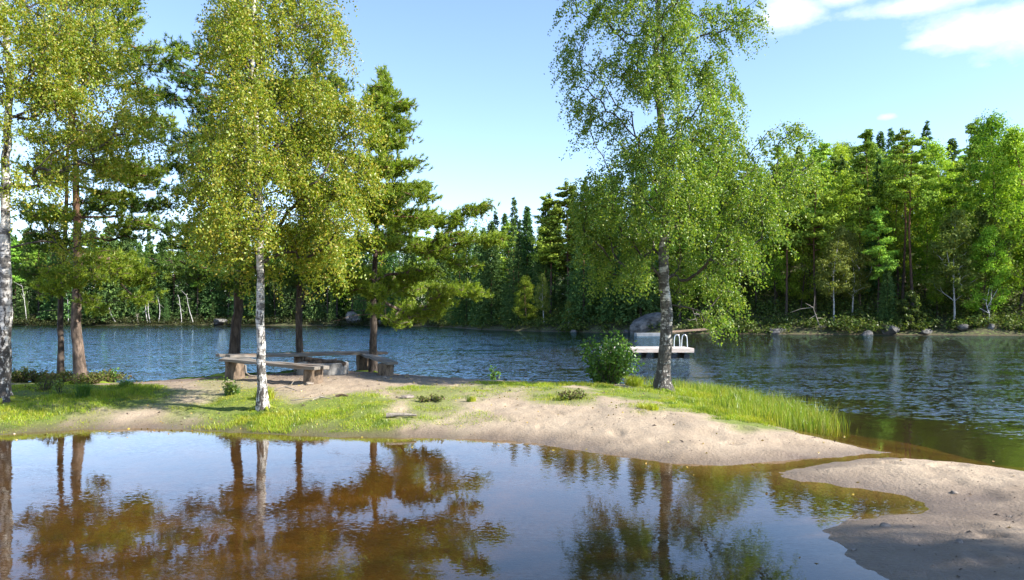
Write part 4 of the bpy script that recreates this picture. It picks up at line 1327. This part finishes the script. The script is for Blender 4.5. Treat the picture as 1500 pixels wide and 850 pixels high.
snag(1198, .4, 'bleached dead tree limb leaning over the far waterline', 3, 4.2)
snag(202, .6, 'bare pale forked branch on the far left shore', 6, 3.4)
snag(1022, 1.0, 'bleached branch sticking out above the gangway', 9, 2.6)

# ------------------------------------------------------------------ shrubs, saplings, tufts
def shrub(name, X, Y, h, w, nstem, per, size, mat, label, cat, group=None, droop=.25, along=(.15, 1.0), seed=1, upright=.8):
    r = np.random.default_rng(seed)
    z = gz(X, Y)
    root = empty(name, (X, Y, z), label, cat, group)
    b, bl = MB(), MB()
    P, A = [], []
    for k in range(nstem):
        a = r.uniform(0, 6.28); q = w / 2 * r.uniform(.1, 1) ** .7
        H = h * r.uniform(.45, 1.12) * (1 - .35 * (q / (w / 2)) ** 2)
        t = np.linspace(0, 1, 7)[:, None]
        c0 = np.array([math.cos(a) * q * .15, math.sin(a) * q * .15, -.02]); c2 = np.array([math.cos(a) * q, math.sin(a) * q, H])
        c1 = np.array([c2[0] * .55, c2[1] * .55, H * upright * .8])
        p = (1 - t) ** 2 * c0 + 2 * t * (1 - t) * c1 + t ** 2 * c2 + r.normal(0, .012, (7, 3)) * t
        b.tube(p, np.linspace(.009, .002, 7), 4, 0, False)
        s = r.uniform(*along, per)
        pp = np.stack([np.interp(s, t[:, 0], p[:, k2]) for k2 in range(3)], 1)
        off = unit(r.normal(size=(per, 3)) + np.array([0, 0, .2]))
        P.append(pp + off * r.uniform(0, .10, (per, 1)) * min(1, h * 1.2)); A.append(unit(off + np.array([0, 0, -droop])))
    P, A = np.vstack(P), np.vstack(A)
    P[:, 2] = np.maximum(P[:, 2], .03)
    sz = size * r.uniform(.6, 1.2, len(P))
    leaves(bl, P, A, sz, sz * .72)
    b.build('stems', M['limb'], root)
    bl.build('foliage', M[mat], root)
    return root


def on(px, Y):
    return (px - 750) / FPX * Y, Y


shrub('alder_bush', *on(893, 16.6), 1.15, 1.5, 60, 46, .085, 'bush_leaf', 'round glossy dark green bush at the water left of the big birch', 'bush', seed=3)
shrub('alder_bush', *on(880, 16.9), .55, .8, 24, 30, .075, 'bush_leaf', 'low dark green sprawl of leaves at the left foot of the round bush', 'bush', seed=23)
shrub('sapling', *on(722, 18.0), .52, .45, 5, 16, .085, 'bush_leaf', 'small leafy sapling alone at the back edge of the point', 'sapling', seed=5)
X, Y, z = gnd(337, 596)
shrub('sapling', X, Y, .42, .3, 4, 24, .06, 'sapling', 'light yellow green sapling left of the slender white birch', 'sapling', seed=6)
X, Y, z = gnd(88, 574)
shrub('sapling', X, Y, .42, .3, 4, 20, .06, 'sapling', 'pale sapling between the dark thin pine and the left birch', 'sapling', seed=7)
shrub('sapling', *on(166, 16.6), .45, .4, 5, 20, .07, 'bush_leaf', 'dark green sapling right of the reddish pine trunk', 'sapling', seed=8)
for k, (px, Y, w, h, lab) in enumerate([(28, 16.6, 1.3, .38, 'dark heather clump at the water right of the left birch'), (62, 16.9, 1.2, .36, 'brownish heather clump just left of the dark thin pine'),
                                        (100, 16.6, .9, .34, 'heather clump between the dark thin pine and reddish pine'), (150, 16.6, 1.3, .34, 'low heather clump right of the reddish pine trunk'),
                                        (128, 15.3, .8, .26, 'dry reddish plants at the foot of the reddish pine')]):
    shrub('heather_bush', *on(px, Y), h * .8, w, 60, 26, .05, 'heather', lab, 'bush', seed=30 + k, upright=1.0)
X, Y, z = gnd(64, 616)
shrub('wild_herb', X, Y, .30, .7, 16, 14, .05, 'heather', 'pale flowering weeds in the shade by the left birch foot', 'plant', seed=51)
X, Y, z = gnd(838, 585)
shrub('wild_herb', X, Y, .17, .6, 26, 16, .045, 'heather', 'reddish green weeds growing in the middle grass patch', 'plant', seed=52)
X, Y, z = gnd(632, 592)
shrub('wild_herb', X, Y, .13, .5, 20, 16, .045, 'heather', 'brownish weeds in the sparse grass above the tan stone', 'plant', seed=54)


def blades(b, x, y, z, h, w, lean, mat=0):
    n = len(x)
    a = rng.uniform(0, 6.283, n); base = np.stack([x, y, z], 1)
    side = np.stack([np.cos(a), np.sin(a), np.zeros(n)], 1) * (w / 2)[:, None]
    a2 = rng.uniform(0, 6.283, n); ld = np.stack([np.cos(a2), np.sin(a2), np.zeros(n)], 1) * (lean * h)[:, None]
    up = np.array([0, 0, 1.])
    m = base + ld * .3 + up * (h * .58)[:, None]; t = base + ld + up * (h * (1 - .25 * lean))[:, None]
    v = np.stack([base - side, base + side, m + side * .75, m - side * .75, t], 1).reshape(-1, 3)
    o = np.arange(n)[:, None] * 5
    b.add(v, np.vstack([o + np.array([0, 1, 2, 3])]), mat)
    b.f[-1] = b.f[-1]
    k = b.n - n * 5
    b.f.append((o + np.array([3, 2, 4])) + k); b.m.append(mat); b.sm.append(False); b.v.append(np.zeros((0, 3)))


def tuft(px, py, h, w, n, mat, label, name='grass_tuft', lean=.6):
    X, Y, z = gnd(px, py)
    b = MB()
    r = w / 2 * rng.uniform(0, 1, n) ** .7; a = rng.uniform(0, 6.28, n)
    blades(b, r * np.cos(a) * .5, r * np.sin(a) * .5, np.full(n, -.02), h * rng.uniform(.5, 1.05, n), np.full(n, .009), np.full(n, lean) * rng.uniform(.2, 1.2, n))
    o = b.build(name, M[mat]); o.location = (X, Y, z)
    return tag(o, label, 'grass tuft')


tuft(122, 584, .32, .42, 500, 'grass_dark', 'dense dark green sedge tuft below the reddish pine')
tuft(388, 596, .24, .62, 700, 'grass', 'shaggy grass tuft round the foot of the slender white birch')
tuft(992, 566, .42, .5, 500, 'reed', 'tall grass tuft at the right foot of the big birch')
tuft(340, 606, .24, .5, 400, 'grass_dark', 'darker grass tuft left of the slender white birch foot')
tuft(185, 608, .22, .5, 350, 'grass_dark', 'small green tuft on the shaded bare path at left')
tuft(950, 600, .14, .6, 500, 'grass', 'low bright grass hummock on the sand below the big birch')
tuft(1082, 592, .34, .6, 320, 'reed', 'taller reed tuft within the lush grass of the point')
tuft(690, 606, .14, .35, 160, 'grass', 'small isolated tuft on the sand near the pond edge')
tuft(930, 566, .3, .8, 500, 'grass', 'dry grass tuft at the foot of the round dark bush')

# grass nobody could count
b = MB()
n = 560000
gx = rng.uniform(-13.5, 5.6, n); gy = rng.uniform(10.9, 19.5, n)
tm = turf(gx, gy)
keep = rng.uniform(0, 1, n) < tm * (.08 + .95 * sstep(.36, .58, fbm(gx * 1.7, gy * 1.7, 61))) * .95
gx, gy, tm = gx[keep], gy[keep], tm[keep]
gzv = ground(gx, gy); ok = gzv > .01
gx, gy, gzv, tm = gx[ok], gy[ok], gzv[ok], tm[ok]
big = fbm(gx * .8, gy * .8, 62)
lush = sstep(1.8, 4.2, gx) * .10
h = (.03 + .07 * sstep(.35, .7, big) + lush) * rng.uniform(.5, 1.2, len(gx)) * (.5 + .5 * tm)
blades(b, gx, gy, gzv - .01, h, rng.uniform(.004, .009, len(gx)), rng.uniform(.2, 1.1, len(gx)))
print('grass blades', len(gx))
tag(b.build('grass', M['grass']), kind='stuff')
# reeds standing out of the shallow water at the point
b = MB()
n = 26000
gx = rng.uniform(2.4, 6.6, n); gy = rng.uniform(11.3, 17.2, n)
d = poly_sdf(WPOLY, gx, gy)
dens = sstep(-1.15, -.1, d) * sstep(1.3, .2, d) * sstep(.3, .5, fbm(gx * 1.4, gy * 1.4, 77) + .12)
keep = (rng.uniform(0, 1, n) < dens * .8) & (gx > 2.6 + (gy - 13) * .1)
gx, gy, d = gx[keep], gy[keep], d[keep]
z0 = np.maximum(ground(gx, gy), -.35)
blades(b, gx, gy, z0 - .02, rng.uniform(.15, .36, len(gx)) - np.minimum(z0, 0), rng.uniform(.006, .011, len(gx)), rng.uniform(.05, .45, len(gx)))
tag(b.build('reeds', M['reed']), kind='stuff')

# ------------------------------------------------------------------ trees right of the picture that shade the beach
proto_birch = [o for o in bpy.data.objects if o.name.startswith('birch_tree') and 'big birch' in o.get('label', '')][0]
for k, (x, y, rz, s) in enumerate([(12.0, 1.7, 2.1, .9), (15.0, .1, 4.0, 1.0), (10.2, .6, .6, .85), (17.5, .9, 5.2, .95)]):
    c = copy_tree(proto_birch)
    c.location = (x, y, gz(x, y) - .05); c.rotation_euler = (0, 0, rz); c.scale = (s, s, s)
    c['label'] = 'birch on the beach outside the picture that shades the right corner'; c['group'] = 'birches shading the beach'

# ------------------------------------------------------------------ sky, sun, camera
SUN_AZ, SUN_EL = 18.0, 37.0       # degrees behind the picture plane on the right; height
sv = Vector((math.cos(R(SUN_AZ)) * math.cos(R(SUN_EL)), -math.sin(R(SUN_AZ)) * math.cos(R(SUN_EL)), math.sin(R(SUN_EL))))
sun = bpy.data.objects.new('sun', bpy.data.lights.new('sun', 'SUN')); COL.objects.link(sun)
sun.data.energy = 5.0; sun.data.angle = R(.53); sun.data.color = (1, .945, .86)
sun.rotation_euler = sv.to_track_quat('Z', 'Y').to_euler(); sun.location = (30, -10, 40)
w = bpy.data.worlds.new('World'); SC.world = w; w.use_nodes = True
nt = w.node_tree
for n_ in list(nt.nodes): nt.nodes.remove(n_)
sky = N(nt, 'ShaderNodeTexSky', _sky_type='NISHITA', _sun_disc=False, _sun_elevation=R(SUN_EL), _sun_rotation=math.atan2(sv.x, sv.y), _air_density=1.0, _altitude=500, _dust_density=.05, _ozone_density=2.0)
tc = N(nt, 'ShaderNodeTexCoord').outputs['Generated']
sp = N(nt, 'ShaderNodeSeparateXYZ', Vector=tc)
zc = math_(nt, 'MAXIMUM', sp.outputs['Z'], .02)
# fair weather cumulus, laid out by direction in the sky
cl = None
nz = noise(nt, mapping(nt, tc, (9, 9, 17)), 1.0, 8, .62)


def cloud(px, py, rx, ry, amp):
    global cl
    d = Vector(((px - 750), FPX, HOR - py)).normalized()
    az0, el0 = math.atan2(d.x, d.y), math.asin(d.z)
    az = math_(nt, 'ARCTAN2', sp.outputs['X'], sp.outputs['Y']); el = math_(nt, 'ARCSINE', sp.outputs['Z'])
    u = math_(nt, 'DIVIDE', math_(nt, 'SUBTRACT', az, az0), rx / FPX); v = math_(nt, 'DIVIDE', math_(nt, 'SUBTRACT', el, el0), ry / FPX)
    r2 = math_(nt, 'ADD', math_(nt, 'MULTIPLY', u, u), math_(nt, 'MULTIPLY', v, v))
    gsn = math_(nt, 'MULTIPLY', math_(nt, 'EXPONENT', math_(nt, 'MULTIPLY', r2, -1.0)), amp)
    cl = gsn if cl is None else math_(nt, 'MAXIMUM', cl, gsn)


cloud(1148, 18, 50, 30, 1.0); cloud(1450, 42, 95, 24, 1.0); cloud(1360, 2, 90, 14, .8); cloud(1240, -8, 50, 14, .7); cloud(1298, 172, 16, 6, .62)
cloud(1650, 20, 150, 40, 1.0); cloud(1370, 60, 60, 10, .7); cloud(900, -260, 300, 60, .9); cloud(200, -300, 250, 50, .9); cloud(1500, -200, 260, 60, 1.0)
dens = math_(nt, 'ADD', cl, math_(nt, 'MULTIPLY', math_(nt, 'SUBTRACT', nz, .5), 1.7))
fac = ramp(nt, math_(nt, 'MULTIPLY', dens, math_(nt, 'GREATER_THAN', cl, .03)), [(.30, 0), (.62, .4), (1.2, 1)])
skyc = N(nt, 'ShaderNodeHueSaturation', Color=sky.outputs[0], Saturation=1.04, Value=.87).outputs[0]
skyc = mixc(nt, 1.0, skyc, (1.03, .97, 1.0), 'MULTIPLY')
mixw = mixc(nt, math_(nt, 'MULTIPLY', fac, .95), skyc, mixc(nt, ramp(nt, noise(nt, mapping(nt, tc, (16, 16, 26), (3, 1, 2)), 1.0, 5, .6), [(.35, 0), (.65, 1)]), (3.4, 3.55, 3.8), (5.0, 5.0, 5.0)))
bg = N(nt, 'ShaderNodeBackground', Color=mixw, Strength=.15)
wo_ = nt.nodes.new('ShaderNodeOutputWorld'); nt.links.new(bg.outputs[0], wo_.inputs[0])

cam = bpy.data.objects.new('camera', bpy.data.cameras.new('camera')); COL.objects.link(cam)
cam.data.sensor_width = 36; cam.data.lens = FPX / 1500 * 36
cam.data.shift_y = (HOR - 425) / 1500
cam.location = (0, 0, CAMH); cam.rotation_euler = (R(90), 0, 0)
cam.data.clip_start = .05; cam.data.clip_end = 3000
SC.camera = cam
SC.render.engine = 'CYCLES'
SC.cycles.use_denoising = True
SC.cycles.max_bounces = 6; SC.cycles.diffuse_bounces = 3; SC.cycles.glossy_bounces = 3; SC.cycles.transparent_max_bounces = 6; SC.cycles.transmission_bounces = 3
SC.cycles.sample_clamp_indirect = 6; SC.cycles.caustics_reflective = False; SC.cycles.caustics_refractive = False
SC.view_settings.view_transform = 'Standard'; SC.view_settings.look = 'None'; SC.view_settings.gamma = 1
SC.view_settings.exposure = 1.42
